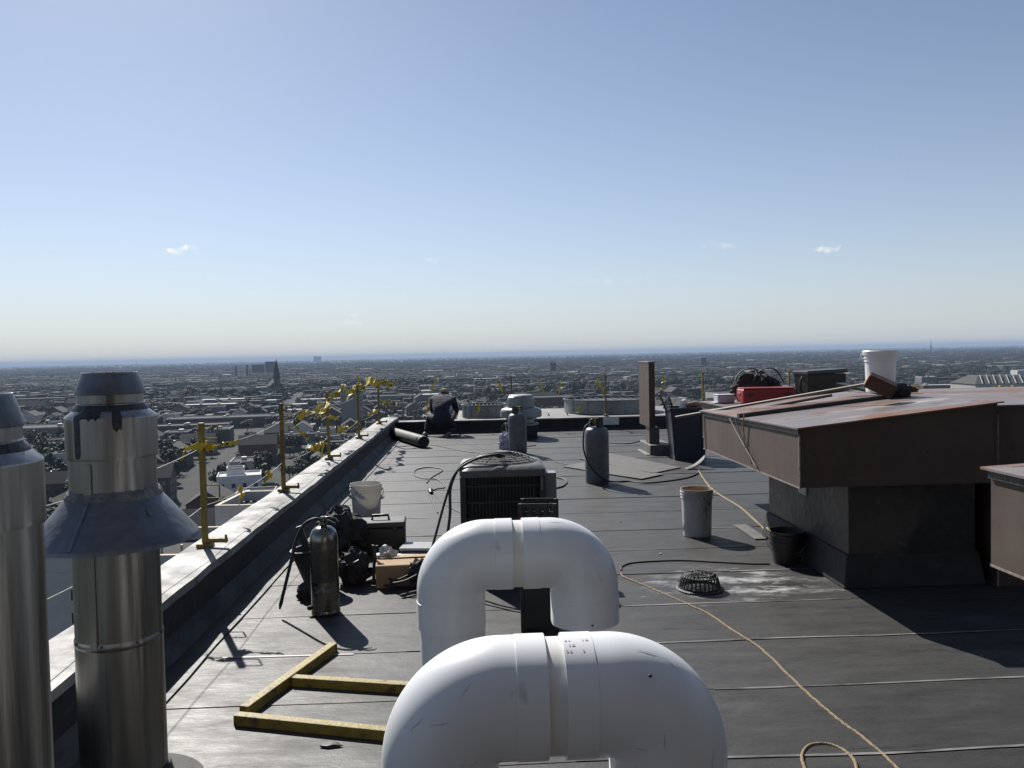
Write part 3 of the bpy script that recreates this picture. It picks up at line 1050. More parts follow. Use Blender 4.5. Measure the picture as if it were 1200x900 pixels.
# white sheet hung over the far parapet
q = PY(712, 495, YF)
tag(MB().box((0, 0, 0), (.36, .012, .17)).build('white_panel', M_PAPER, None, bevel=.003, loc=(q.x + .07, YF - .03, .185)), 'small white sheet hung on the far parapet behind the gas cylinder', 'panel')

# ------------------------------------------------------------------ membrane roll
a, b = W(497, 525), W(459, 513)
d = (a - b).normalized()
rl = thing('membrane_roll', 'rolled black roofing membrane lying by the parapet corner', 'roll', (b.x, b.y, 0))
A, B = Vector((0, 0, .115)), (a - b) + Vector((0, 0, .115))
MB().sweep([A, A + d * .02, B - d * .02, B], [.105, .112, .112, .107], 28, caps=False).build('roll', M_LOOSE, rl, 60)
sd = Vector((0, 0, 1)).cross(d)
pts = []
for k in range(60):
    an, rr = k * .42, .105 - k * .0013
    pts.append(B + sd * (rr * math.cos(an)) + Vector((0, 0, rr * math.sin(an))))
MB().sweep([x + d * .002 for x in pts], .003, 5).build('spiral_end', M_RUBBER, rl)
MB().sweep([B - d * .004, B - d * .002], .106, 24).build('end_face', M_BLACK, rl)
MB().sweep([A + d * .002, A + d * .004], .106, 24).build('end_face', M_BLACK, rl)

# ------------------------------------------------------------------ buckets
def bucket(name, label, loc, r_top=.150, r_bot=.130, h=.37, m=None, inner=None, rz=0.0, lid=None, group='plastic buckets', bail=True):
    t = thing(name, label, 'bucket', loc, rz, group)
    m = m or M_BUCKETW
    MB().shell([(0.001, .004), (r_bot - .006, .004), (r_bot, .012), (r_top - .010, h - .085), (r_top - .002, h - .083), (r_top - .002, h - .076), (r_top - .009, h - .074),
                (r_top - .008, h - .058), (r_top + .001, h - .056), (r_top + .001, h - .049), (r_top - .007, h - .047), (r_top - .006, h - .03), (r_top + .003, h - .028),
                (r_top + .003, h - .021), (r_top - .004, h - .019), (r_top - .002, h - .004), (r_top, h), (r_top - .006, h)], 40).build('wall', m, t, 35)
    MB().shell([(r_top - .006, h), (r_top - .010, h - .02), (r_bot - .004, .02), (.001, .018)], 40).build('inside', inner or m, t, 50)
    if lid:
        MB().lathe([(r_top + .008, h - .025), (r_top + .010, h + .004), (r_top + .002, h + .012), (r_top - .012, h + .012), (r_top - .016, h + .004), (.0, h + .003)], 40).build('lid', lid, t, 35)
    if bail:
        pts = []
        for k in range(19):
            a = math.pi * k / 18
            pts.append(((r_top + .012) * math.cos(a), -.012 - (r_top + .02) * math.sin(a) * .55, h - .065 - (r_top - .01) * math.sin(a) * .85))
        MB().sweep(pts, .0032, 6).build('bail_handle', M_WIRE, t, 60)
        for s_ in (-1, 1):
            MB().lathe([(.014, 0), (.014, .01), (.006, .014)], 12, M=Matrix.Translation((s_ * (r_top - .004), 0, h - .065)) @ Matrix.Rotation(s_ * math.pi / 2, 4, 'Y')).build('ear', m, t)
    return t


q = W(430, 611)
bucket('bucket', 'translucent white bucket beside the black toolbox near the left parapet', (q.x, q.y, 0), .165, .138, .40, M_BUCKETT, rz=R(18))
q = W(817, 628)
bucket('bucket', 'grey white bucket with tan residue standing right of the goosenecks', (q.x, q.y, 0), .148, .128, .44, M_BUCKETG, M_BUCKETIN, rz=R(95))
q = W(922, 660)
bk = bucket('bucket', 'black bucket against the curb under the brown hood', (q.x, q.y, 0), .145, .105, .265, M_BLACK, M_RUBBER, rz=R(-20))
MB().box((.09, -.082, .12), (.07, .004, .09), rz=R(40)).build('sticker', mat('olive_sticker', (.07, .07, .03), .6), bk)

# ------------------------------------------------------------------ roof drain
q = W(820, 691)
dr = thing('roof_drain', 'black cast iron dome strainer of the roof drain', 'roof drain', (q.x, q.y, 0))
MB().lathe([(.168, .006), (.168, .014), (.160, .020), (.15, .020), (.15, .010)], 40).build('clamping_ring', M_IRON, dr, 40)
MB().lathe([(.10, .012), (.10, .016)], 24).build('sump', M_RUBBER, dr)
for k in range(28):
    a = 2 * math.pi * k / 28
    c, s_ = math.cos(a), math.sin(a)
    MB().sweep([(.142 * c, .142 * s_, .02), (.134 * c, .134 * s_, .06), (.122 * c, .122 * s_, .098), (.10 * c, .10 * s_, .112), (.07 * c, .07 * s_, .118)], .0062, 5).build('strainer_bar', M_IRON, dr)
for rr, zz in ((.142, .022), (.124, .098), (.095, .113), (.065, .119), (.035, .121)):
    MB().sweep([(rr * math.cos(2 * math.pi * j / 32), rr * math.sin(2 * math.pi * j / 32), zz) for j in range(32)], .0062, 6, close=True).build('strainer_ring', M_IRON, dr, 60)
for k in range(6):
    a = 2 * math.pi * k / 6
    MB().sweep([(.0, 0, .121), (.07 * math.cos(a), .07 * math.sin(a), .118)], .006, 5).build('strainer_bar', M_IRON, dr)

# ------------------------------------------------------------------ yellow frame lying on the roof
yf = thing('yellow_guard_frame', 'yellow painted steel guard frame lying flat on the roof', 'guard frame', W(275, 846))
o0 = W(275, 846)


def bar(a, b, w=.05, h=.05, z=.025, m=M_YELLOW, name='rail'):
    a, b = W(*a) - o0, W(*b) - o0
    d = (b - a)
    an = math.atan2(d.y, d.x)
    c = (a + b) / 2
    return MB().box((c.x, c.y, z), (d.length, w, h), rz=an).build(name, m, yf, bevel=.004)


bar((277, 848), (470, 868))
bar((344, 803), (480, 812), z=.0255)
bar((286, 840), (391, 763), z=.026, h=.052, w=.052)
bar((470, 868), (540, 875), z=.0245)

# ------------------------------------------------------------------ guard posts, wires and tape
PT = []


def guard_post(label, loc, rz=0, m=M_YELLOW, h=.90):
    t = thing('guard_post', label, 'guard post', loc, rz, 'yellow guard posts along the roof edge')
    MB().box((0, 0, h / 2 + .03), (.038, .038, h - .06)).build('post', m, t, bevel=.004)
    MB().box((.07, 0, .05), (.18, .034, .03)).build('clamp_arm', m, t, bevel=.004)
    MB().box((0, 0, .018), (.10, .10, .03)).build('base_plate', m, t, bevel=.003)
    MB().sweep([(.15, 0, .03), (.15, 0, .09)], .009, 8).build('clamp_screw', M_RUSTY, t)
    for z in (h - .02, h * .5):
        MB().sweep([(.02, 0, z), (.11, 0, z), (.115, 0, z - .005), (.115, 0, z - .09), (.11, 0, z - .095), (.02, 0, z - .095)], .0055, 6).build('wire_hook', m, t)
    return t


# left run, standing on the left parapet
ly = [(238, 642, 'nearest the storm collar flue', M_YELLOW), (322, 577, 'second from the flue on the left parapet', M_RUSTY), (389, 539, 'third from the flue on the left parapet', M_YELLOW),
      (428, 514, 'fourth from the flue on the left parapet', M_YELLOW), (459, 497, 'at the far left parapet corner', M_RUSTY)]
posts = []
for px, py, w, m in ly:
    q = W(px, py, PH + .02)
    posts.append(Vector((XL - .17, q.y, PH + .024)))
    guard_post('yellow guard post %s' % w, posts[-1], R(random.uniform(-6, 6)), m)
pre = Vector((XL - .17, posts[0].y - 2.7, PH + .024))
# far run on the far parapet
far = []
for px, w in ((600, 'behind the mushroom fan on the far parapet'), (710, 'behind the right gas cylinder on the far parapet'), (824, 'behind the small white case on the far parapet'), (925, 'behind the black bag on the far parapet')):
    q = PY(px, 488, YF + .14)
    far.append(Vector((q.x, YF + .14, FH + .027)))
    guard_post('yellow guard post %s' % w, far[-1], R(-90 + random.uniform(-6, 6)), M_RUSTY if px in (600, 710) else M_YELLOW, h=.96)
for px, w in ((1172, 'left'), (1187, 'right')):
    q = W(px, 466, .36)
    lx = XR + .14
    q = CAMP + ray(px, 460) * (lx / ray(px, 460).x)
    guard_post('%s one of the two bright yellow posts beyond the brown hood' % w, (lx, q.y, .34), R(180), mat('bright_yellow_paint', (.62, .47, .03), .5), h=q.z - .34 + .12)


def wire(name, pts, sag, label):
    out = []
    for a, b in zip(pts[:-1], pts[1:]):
        for k in range(10):
            t = k / 10
            out.append(a.lerp(b, t) - Vector((0, 0, sag * 4 * t * (1 - t))))
    out.append(pts[-1])
    o = MB().sweep([p - pts[0] for p in out], .0028, 6).build(name, M_WIRE, None, 60, loc=pts[0])
    tag(o, label, 'wire')
    return out


def up(v, z):
    return v + Vector((.0, 0, z))


lo, hi = .30, .72
wl_top = wire('guard_wire', [up(pre, hi)] + [up(v, hi) for v in posts], .04, 'upper guard wire strung along the left parapet posts')
wl_low = wire('guard_wire', [up(pre, lo)] + [up(v, lo) for v in posts], .05, 'lower guard wire strung along the left parapet posts')
end = Vector((XR - .4, YF + .14, FH))
wf_top = wire('guard_wire', [up(posts[-1], .86)] + [up(v, .92) for v in far] + [up(end, .9)], .03, 'upper guard wire strung along the far parapet posts')
wf_mid = wire('guard_wire', [up(posts[-1], .52)] + [up(v, .60) for v in far] + [up(end, .6)], .03, 'lower guard wire strung along the far parapet posts')


def tape(pts, w, label, seed, amp=.05, twist=7.0):
    """a ragged twisted ribbon of caution tape"""
    pts = curve_pts(pts, 7)
    rng = random.Random(seed)
    base = pts[0].copy()
    vs = []
    ph = rng.uniform(0, 6)
    for i, p in enumerate(pts):
        j = Vector((rng.uniform(-1, 1), rng.uniform(-1, 1), rng.uniform(-1, 1))) * amp * .5
        a = ph + twist * i / len(pts) + rng.uniform(-.5, .5)
        wv = Vector((math.cos(a) * .6, math.sin(a) * .35, math.sin(a + .6))) * w * rng.uniform(.6, 1.1) * .5
        q = p - base + j
        vs += [q - wv, q + wv * .0 + j * .3, q + wv]
    fs = []
    for i in range(len(pts) - 1):
        a, b = 3 * i, 3 * i + 3
        fs += [(a, a + 1, b + 1, b), (a + 1, a + 2, b + 2, b + 1)]
    me_o = MB().add(vs, fs).build('caution_tape', M_TAPE, None, loc=base)
    sm = me_o.modifiers.new('thick', 'SOLIDIFY')
    sm.thickness = .003
    return tag(me_o, label, 'caution tape', 'scraps of yellow caution tape')


P0 = [up(v, hi) for v in posts]
v = P0[0]
tape([v + Vector((-.13, -.12, -.03)), v + Vector((-.02, -.05, .02)), v + Vector((.05, .03, -.01)), v + Vector((-.03, .05, .03)), v + Vector((.08, .04, 0))], .07, 'knotted yellow tape wound round the nearest guard post', 1, .05, 14)
o = tape([v + Vector((.05, .02, 0)), v + Vector((.15, .02, .015)), v + Vector((.24, .03, .03))], .05, 'pale end of caution tape flying from the nearest guard post', 2, .02, 1)
v = P0[1]
tape([v, v + Vector((.07, .05, -.03)), v + Vector((.18, .1, -.14)), v + Vector((.24, .12, -.2))], .035, 'thin yellow tape tail hanging from the second guard post', 3, .02, 3)
tape([v + Vector((.1, .3, .03)), v + Vector((.16, .75, .02)), v + Vector((.42, .9, -.07))], .12, 'broad yellow tape flag flying between the second and third guard posts', 4, .03, 1.5)
tape([P0[1].lerp(P0[2], .55) + Vector((.1, 0, -.02)), P0[1].lerp(P0[2], .75) + Vector((.1, 0, .0)), P0[2] + Vector((0, 0, .06)), P0[2] + Vector((.1, .35, .20)), P0[2] + Vector((.1, .75, .22))], .13, 'long twisted caution tape over the third guard post', 5, .07, 12)
tape([P0[3] + Vector((-.1, -.6, .02)), P0[3] + Vector((-.05, 0, .10)), P0[3] + Vector((.05, .6, .16)), P0[3].lerp(P0[4], .5) + Vector((.0, 0, .22)), P0[4] + Vector((0, -.3, .1))], .14, 'long ragged caution tape between the fourth guard post and the corner post', 6, .10, 16)
tape([P0[3] + Vector((0, 0, .1)), P0[3] + Vector((.02, 0, .24)), P0[3] + Vector((.0, 0, .30))], .06, 'short tape end sticking up at the fourth guard post', 7, .02, 2)
tape([P0[4] + Vector((.02, 0, .08)), P0[4] + Vector((.15, 0, .12)), P0[4] + Vector((.26, 0, .06)), P0[4] + Vector((.36, 0, .1))], .12, 'yellow tape knot at the top of the corner post', 8, .06, 8)
tape([P0[4] + Vector((.02, 0, -.3)), P0[4] + Vector((.15, 0, -.27)), P0[4] + Vector((.25, 0, -.33))], .09, 'yellow tape knot halfway down the corner post', 9, .05, 8)
L0 = [up(v, lo) for v in posts]
tape([L0[0].lerp(L0[1], .35), L0[0].lerp(L0[1], .36) + Vector((.03, 0, -.06)), L0[0].lerp(L0[1], .36) + Vector((0, 0, -.14))], .06, 'small tape knot on the lower wire near the first guard post', 10, .03, 5)
tape([L0[0].lerp(L0[1], .72), L0[0].lerp(L0[1], .73) + Vector((.03, 0, -.05)), L0[0].lerp(L0[1], .73) + Vector((0, 0, -.1))], .06, 'small tape knot on the lower wire before the second guard post', 11, .03, 5)
tape([L0[1].lerp(L0[2], .55), L0[1].lerp(L0[2], .65) + Vector((.05, 0, -.02)), L0[1].lerp(L0[2], .75)], .10, 'yellow tape bundle on the lower wire between second and third posts', 12, .05, 9)
tape([L0[2].lerp(L0[3], .3) + Vector((0, 0, .02)), L0[2].lerp(L0[3], .42), L0[2].lerp(L0[3], .52)], .10, 'yellow tape on the lower wire after the third post', 13, .05, 8)
tape([L0[3] + Vector((0, 0, .05)), L0[3] + Vector((.02, 0, -.1)), L0[3] + Vector((-.02, 0, -.2))], .09, 'yellow tape hanging down at the foot of the fourth post', 14, .04, 4)
tape([L0[3].lerp(L0[4], .45), L0[3].lerp(L0[4], .6) + Vector((.05, 0, .03)), L0[3].lerp(L0[4], .8)], .08, 'yellow tape on the lower wire before the corner post', 15, .06, 9)
tape([L0[2].lerp(L0[3], -.12) + Vector((-.02, 0, -.0)), L0[2] + Vector((-.06, -.1, -.1)), L0[2] + Vector((-.08, -.1, -.25))], .07, 'pale tape end hanging beside the third guard post', 16, .02, 2)
k = 20
for px, py, top, txt in ((511, 446, 1, 'above the kneeling worker'), (585, 450, 1, 'left of the mushroom fan'), (636, 452, 1, 'just right of the mushroom fan'), (656, 452, 1, 'broad one between fan and gas cylinder'),
                         (702, 447, 1, 'left of the post behind the right gas cylinder'), (779, 446, 1, 'just right of the brown post'), (866, 444, 1, 'left of the black bag'),
                         (561, 477, 0, 'hanging over the small tub'), (682, 476, 0, 'hanging at the left end of the large tub'), (500, 476, 0, 'beside the worker\'s left shoulder'), (858, 470, 0, 'beside the small white case')):
    q = PY(px, py, YF + .1)
    L = .20 if top else .16
    k += 1
    tape([q + Vector((.0, 0, .08)), q + Vector((random.uniform(-.05, .05), 0, 0)), q + Vector((random.uniform(-.12, .12), -.03, -L))], .10, 'yellow tape flag on the far wire %s' % txt, k, .03, random.uniform(2, 4))

# ------------------------------------------------------------------ fire extinguisher and the clutter round it
q = W(382, 719)
ex = thing('fire_extinguisher', 'stainless steel fire extinguisher standing in front of the tool clutter', 'fire extinguisher', (q.x, q.y, 0))
MB().lathe([(.092, 0), (.095, .004), (.095, .03), (.093, .034), (.093, .50), (.089, .535), (.076, .565), (.052, .585), (.022, .592), (.02, .60)], 40).build('tank', M_CHROME, ex, 40)
MB().lathe([(.02, .592), (.028, .60), (.028, .622), (.018, .628), (.018, .655), (.0, .656)], 16).build('valve', M_CHROME, ex, 40)
MB().sweep([(-.01, 0, .64), (.04, -.01, .655), (.085, -.02, .642), (.105, -.024, .62)], [.010, .010, .009, .006], 8, flat=.6).build('lever', M_CHROME, ex, 40)
MB().sweep([(-.01, 0, .632), (.04, -.01, .628), (.08, -.02, .61)], [.010, .009, .006], 8, flat=.6).build('carry_handle', M_CHROME, ex, 40)
MB().sweep(curve_pts([(-.01, 0, .632), (-.06, -.01, .64), (-.13, -.015, .60), (-.18, -.02, .50), (-.215, -.03, .36), (-.265, -.04, .17), (-.28, -.045, .11)]), .011, 8).build('hose', M_RUBBER, ex, 60)
MB().sweep([(-.28, -.045, .11), (-.287, -.047, .085), (-.293, -.049, .055)], [.013, .012, .006], 8).build('nozzle', M_RUBBER, ex, 60)
mb = MB()
for k in range(7):
    a = R(-125 + 60 * k / 6)
    mb.v += [(.0937 * math.cos(a), .0937 * math.sin(a), .16), (.0937 * math.cos(a), .0937 * math.sin(a), .205)]
mb.f = [(2 * k, 2 * k + 2, 2 * k + 3, 2 * k + 1) for k in range(6)]
mb.build('label_plate', mat('faded_label', (.22, .21, .19), .6, col2=(.06, .06, .06), scale=60, contrast=(.5, .52)), ex)
mb = MB()
for k in range(9):
    a = R(-140 + 100 * k / 8)
    mb.v += [(.0936 * math.cos(a), .0936 * math.sin(a), .23), (.0936 * math.cos(a), .0936 * math.sin(a), .44)]
mb.f = [(2 * k, 2 * k + 2, 2 * k + 3, 2 * k + 1) for k in range(8)]
mb.build('instruction_plate', mat('dark_instruction_plate', (.05, .05, .045), .4, .3, col2=(.09, .085, .07), scale=40), ex)
MB().blob((-.10, -.03, .05), (.018, .014, .016), 1, .1).build('foot_clip', M_RUBBER, ex)

q = W(362, 692)
pl = thing('tapered_pail', 'dark tapered mastic pail behind the fire extinguisher', 'pail', (q.x + .07, q.y + .05, 0))
MB().shell([(.001, .003), (.085, .003), (.09, .01), (.165, .30), (.172, .305), (.172, .315), (.16, .315), (.083, .02), (.001, .018)], 28, M=Matrix.Rotation(R(-7), 4, 'Y')).build('wall', mat('tarred_pail', (.055, .05, .042), .55, col2=(.025, .024, .022), scale=7, bump=.3), pl, 35)
MB().box((-.10, -.02, .36), (.05, .04, .24), ry=R(-18)).build('brush_handle', M_BLACK, pl, bevel=.008)
tag(MB().blob((0, 0, .05), (.10, .06, .075), 11, .35, 2.5, 3, .0).build('black_glove', M_CLOTHBLACK, None, 30, loc=(q.x + .06, q.y - .22, 0)), 'black work glove on the roof left of the extinguisher foot', 'glove')

q = W(396, 662)
tag(MB().blob((0, 0, .20), (.20, .17, .22), 3, .45, 2.2, 4, .0).build('tool_bag', M_CLOTHBLACK, None, 30, loc=(q.x - .02, q.y + .25, 0)), 'slumped black tool bag between the extinguisher and the toolbox', 'bag')
q = W(411, 688)
gr = thing('tool_pouch', 'black leather tool pouch with metal buckles right of the extinguisher', 'tool pouch', (q.x, q.y + .1, 0))
MB().blob((0, 0, .12), (.12, .10, .14), 21, .4, 2.0, 4, .0).build('pouch', M_CLOTHBLACK, gr, 30)
MB().sweep([(-.02, -.11, .16), (.03, -.12, .19), (.06, -.09, .20)], .010, 6, flat=.4).build('buckle_strap', M_CHROME, gr)
q = W(429, 684)
an = thing('angle_grinder', 'small angle grinder with grey disc guard between pouch and cardboard box', 'grinder', (q.x, q.y + .08, 0), R(60))
MB().sweep([(-.16, 0, .05), (-.02, 0, .05), (.04, 0, .06), (.08, 0, .06)], [.03, .032, .034, .03], 12).build('motor_body', M_BLACK, an, 40)
MB().lathe([(.0, .095), (.065, .10), (.07, .108), (.0, .112)], 28, (.06, 0, 0)).build('disc_guard', M_CHROME, an, 40)
MB().sweep([(.06, 0, .05), (.06, 0, .11)], .018, 10).build('spindle', M_CHROME, an)

q = W(443, 651)
tb = thing('toolbox', 'black toolbox with a raised handle in front of the white bucket', 'toolbox', (q.x, q.y + .14, 0), R(3))
MB().box((0, 0, .115), (.455, .25, .228)).build('body', M_BLACK, tb, bevel=.012)
MB().box((0, 0, .258), (.465, .26, .052)).build('lid', mat('lit_black_plastic', (.05, .05, .052), .5, col2=(.075, .074, .072), scale=5), tb, bevel=.014)  # lid coloured greyer than the body for the light on its top
MB().sweep([(-.06, 0, .28), (-.055, 0, .322), (.08, 0, .322), (.085, 0, .28)], .012, 8).build('handle', M_BLACK, tb, 50)
for x in (-.14, .14):
    MB().box((x, -.134, .225), (.045, .012, .05)).build('latch', M_IRON, tb, bevel=.003)

q = W(463, 689)
cb = thing('cardboard_box', 'open brown cardboard box beside the farther gooseneck', 'cardboard box', (q.x + .05, q.y + .16, 0), R(4))
bw, bd, bh = .40, .30, .165
for s_ in (-1, 1):
    MB().box((0, s_ * (bd / 2 - .002), bh / 2), (bw, .004, bh)).build('side', M_CARD, cb)
    MB().box((s_ * (bw / 2 - .004), 0, bh / 2), (.004, bd - .010, bh)).build('end', M_CARD, cb)
MB().box((0, 0, .006), (bw - .012, bd - .010, .004)).build('bottom', M_CARD, cb)
MB().box((.0, -.065, bh + .004), (bw, .145, .004), rx=R(4)).build('flap', M_CARD, cb)
MB().box((.02, .085, bh + .010), (bw - .02, .145, .004), rx=R(-7)).build('flap', M_CARD, cb)
q2 = cb.location
tag(MB().blob((0, 0, 0), (.07, .06, .075), 31, .7, 2.6, 3).build('crumpled_paper', M_PAPER, None, 20, loc=(q2.x - .13, q2.y + .10, .17)), 'crumpled white paper in the cardboard box', 'paper')
tag(MB().sweep([(0, 0, 0), (.008, .02, .16), (.012, .03, .25), (.03, .03, .262), (-.01, .03, .268)], [.013, .012, .012, .014, .012], 8).build('hammer', M_IRON, None, 40, loc=(q2.x - .225, q2.y - .02, .01)), 'upright hammer with dark head beside the cardboard box', 'hammer')
q = W(486, 665)
for k, (dx, dy, z, a, lab) in enumerate(((-.02, .05, .06, 6, 'lower pale tray stacked by the cardboard box'), (.03, .26, .10, -8, 'upper pale tray stacked under the tangled hoses'))):
    t = thing('storage_tray', lab, 'tray', (q.x + dx, q.y + dy, 0), R(a))
    MB().box((0, 0, z / 2), (.30, .22, z)).build('body', M_IRON, t, bevel=.006)
    MB().box((0, 0, z + .012), (.31, .23, .022)).build('lid', M_BUCKETW if k == 0 else M_GREYBOX, t, bevel=.005)

# tangle of straps and hoses from the condenser top down to the clutter
HM = mat('dusty_black_hose', (.03, .028, .026), .6, col2=(.05, .047, .042), scale=14)
top = CH + .03
for k, (pts, r, lab) in enumerate((
        ([(CX + .02, CY + .16, top + .04), (CX - .05, CY + .10, top + .06), (CX - .22, CY + .05, top + .03), (CX - .36, CY + .0, top - .06), (CX - .44, CY - .06, .62), (CX - .52, CY - .15, .36), (CX - .60, CY - .25, .12), (CX - .70, CY - .28, .03), (CX - .95, CY - .2, .02)], .010,
         'black hose from the condenser top down its left side'),
        ([(CX + .0, CY + .2, top + .03), (CX - .10, CY + .13, top + .05), (CX - .30, CY + .08, top + .0), (CX - .40, CY + .02, top - .16), (CX - .41, CY - .08, .5), (CX - .45, CY - .20, .25), (CX - .47, CY - .28, .10), (CX - .58, CY - .36, .03), (CX - .75, CY - .5, .02)], .012,
         'second black hose hanging beside the condenser'),
        ([(CX - .42, CY - .05, .02), (CX - .6, CY - .2, .05), (CX - .7, CY - .05, .09), (CX - .85, CY - .25, .05), (CX - .72, CY - .4, .10), (CX - .6, CY - .15, .12), (CX - .9, CY - .1, .03)], .010,
         'tangled black hose pile left of the condenser'),
        ([(CX - .55, CY - .1, .03), (CX - .75, CY + .1, .07), (CX - .95, CY + .0, .06), (CX - .8, CY - .3, .08), (CX - .65, CY - .2, .14), (CX - 1.0, CY - .15, .03)], .007,
         'thin black cable tangled on the hose pile'))):
    b = Vector((pts[0][0], pts[0][1], 0))
    tag(MB().sweep([Vector(p) - b for p in curve_pts(pts)], r, 8).build('hose', HM, None, 60, loc=b), lab, 'hose')
tag(MB().blob((0, 0, .10), (.10, .08, .10), 41, .6, 2.6, 3, 0).build('strap_bundle', M_CLOTHBLACK, None, 25, loc=(CX - .62, CY - .22, .0)), 'knotted black strap bundle beside the condenser', 'strap')

cable('power_cable', [(513, 601), (505, 583), (503, 577), (512, 573), (521, 571), (513, 562), (497, 561), (486, 557), (487, 551), (500, 548), (515, 549), (518, 552), (505, 560), (500, 566)], .009, M_RUBBER,
      'black cable looped on the roof left of the condenser', 'cable')
q = W(505, 577)
tag(MB().sweep([(0, 0, .03), (0, -.10, .03), (.01, -.16, .025)], [.028, .03, .012], 10).build('cable_plug', M_BLACK, None, 40, loc=(q.x, q.y, 0)), 'black plug at the end of the looped cable', 'plug')
cable('power_cable', [(505, 575), (520, 590), (540, 601), (548, 606)], .007, M_RUBBER, 'black cable running from the plug to the condenser', 'cable')
cable('power_cable', [(505, 521), (525, 525), (545, 529), (562, 531)], .008, M_RUBBER, 'thin cable on the roof between worker and condenser', 'cable')
cable('power_cable', [(520, 512), (545, 518), (570, 527)], .006, M_RUBBER, 'very thin cable from the worker towards the fan', 'cable')
cable('power_cable', [(648, 573), (659, 570), (664, 565), (660, 561), (650, 559)], .012, M_RUBBER, 'short black cable loop behind the condenser disconnect box', 'cable')
cable('power_cable', [(650, 541), (668, 545), (690, 550)], .007, M_RUBBER, 'thin cable between the condenser and the right gas cylinder', 'cable')
cable('power_cable', [(618, 523), (628, 522)], .010, M_RUBBER, 'short dark rod end beside the rear gas cylinder', 'rod')
cable('gas_hose', [(714, 519), (735, 520), (746, 518), (752, 516)], .011, M_RUBBER, 'short black hose behind the right gas cylinder', 'hose')
cable('gas_hose', [(902, 661), (880, 661), (840, 659), (800, 657), (765, 658), (740, 660), (729, 664), (728, 668)], .0085, M_RUBBER, 'black hose from the black bucket curving left past the drain', 'hose')
cable('rope', [(727, 672), (733, 677), (760, 688), (790, 701), (815, 712), (835, 722), (858, 738), (885, 755), (905, 772), (930, 797), (955, 820), (985, 845), (1010, 863), (1035, 884), (1055, 904), (1075, 930)], .0064, M_ROPE,
      'long tan rope snaking from the goosenecks to the bottom right', 'rope', wob=.0025, per=8)
cable('rope', [(955, 925), (943, 900), (940, 884), (950, 873), (970, 872), (990, 880), (1003, 896), (1002, 925)], .0072, M_ROPE, 'tan rope loop at the bottom edge of the picture', 'rope', per=8)
rp = [W(819, 552, .05), W(826, 563, .01), W(835, 574, .01), W(850, 584, .01), W(868, 595, .01), W(885, 610, .01), W(898, 622, .02), W(908, 633, .17)]
rp[-1] = bk.location + Vector((-.13, .06, .27))
rp.append(bk.location + Vector((-.06, .04, .16)))
tag(MB().sweep([p - rp[0] for p in curve_pts(rp)], .011, 8).build('rope', M_ROPE, None, 60, loc=rp[0]), 'pale rope running from the loose sheets into the black bucket', 'rope')

# bits of grit and debris lying about
GR = mat('pale_debris', (.4, .39, .37), .8)
for k, (px, py, w) in enumerate(((774, 650, 'pale scrap on the membrane above the drain'), (727, 612, 'black scrap on the membrane right of the farther gooseneck'), (388, 876, 'folded black scrap below the yellow frame'))):
    q = W(px, py)
    tag(MB().blob((0, 0, .003), (.012, .016, .004) if k < 2 else (.05, .02, .01), k, .5, 2, 2, .0).build('debris_scrap', GR if k == 0 else M_RUBBER, None, loc=(q.x, q.y, .007)), w, 'debris')

# ------------------------------------------------------------------ kneeling worker
pw = W(516, 511)
ROOT = Vector((pw.x, pw.y, 0))
J = {
    'pelvis': (.03, .0, .36, .18), 'spine': (.03, .09, .54, .175), 'chest': (.03, .22, .74, .205), 'neck': (.02, .38, .82, .07), 'head': (.01, .48, .83, .10), 'crown': (.01, .53, .86, .085),
    'ls': (-.19, .27, .75, .10), 'le': (-.25, .40, .52, .052), 'lw': (-.14, .58, .33, .036),
    'rs': (.25, .27, .75, .10), 're': (.31, .38, .50, .052), 'rw': (.18, .58, .32, .036),
    'lh': (-.09, .01, .34, .135), 'lk': (-.26, .17, .38, .09), 'la': (-.29, -.05, .09, .055),
    'rh': (.14, .01, .34, .135), 'rk': (.26, .30, .12, .085), 'ra': (.22, -.10, .10, .052)}
E = [('pelvis', 'spine', 's'), ('spine', 'chest', 's'), ('chest', 'neck', 's'), ('neck', 'head', 'k'), ('head', 'crown', 'k'), ('chest', 'ls', 's'), ('ls', 'le', 's'), ('le', 'lw', 'k'), ('chest', 'rs', 's'), ('rs', 're', 's'), ('re', 'rw', 'k'),
     ('pelvis', 'lh', 't'), ('lh', 'lk', 't'), ('lk', 'la', 't'), ('pelvis', 'rh', 't'), ('rh', 'rk', 't'), ('rk', 'ra', 't')]
keys = list(J)
me = bpy.data.meshes.new('skeleton')
me.from_pydata([J[k][:3] for k in keys], [(keys.index(a), keys.index(b)) for a, b, _ in E], [])
sk = bpy.data.objects.new('skeleton', me)
COL.objects.link(sk)
sm = sk.modifiers.new('skin', 'SKIN')
for i, k in enumerate(keys):
    me.skin_vertices[0].data[i].radius = (J[k][3], J[k][3])
    me.skin_vertices[0].data[i].use_root = (k == 'pelvis')
ss = sk.modifiers.new('sub', 'SUBSURF')
ss.levels = ss.render_levels = 2
bpy.context.view_layer.update()
dg = bpy.context.evaluated_depsgraph_get()
bme = bpy.data.meshes.new_from_object(sk.evaluated_get(dg))
bpy.data.objects.remove(sk)
bme.name = 'body'
bme.materials.clear()
for m in (M_SHIRT, M_TROUSER, M_SKIN):
    bme.materials.append(m)
for f in bme.polygons:
    c, best, bk_ = f.center, 9, 's'
    for a, b, kd in E:
        pa, pb = Vector(J[a][:3]), Vector(J[b][:3])
        tt = max(0, min(1, (c - pa).dot(pb - pa) / (pb - pa).length_squared))
        dd = (c - pa.lerp(pb, tt)).length - (J[a][3] * (1 - tt) + J[b][3] * tt)
        if dd < best:
            best, bk_ = dd, kd
    f.material_index = {'s': 0, 't': 1, 'k': 2}[bk_]
bme.shade_smooth()
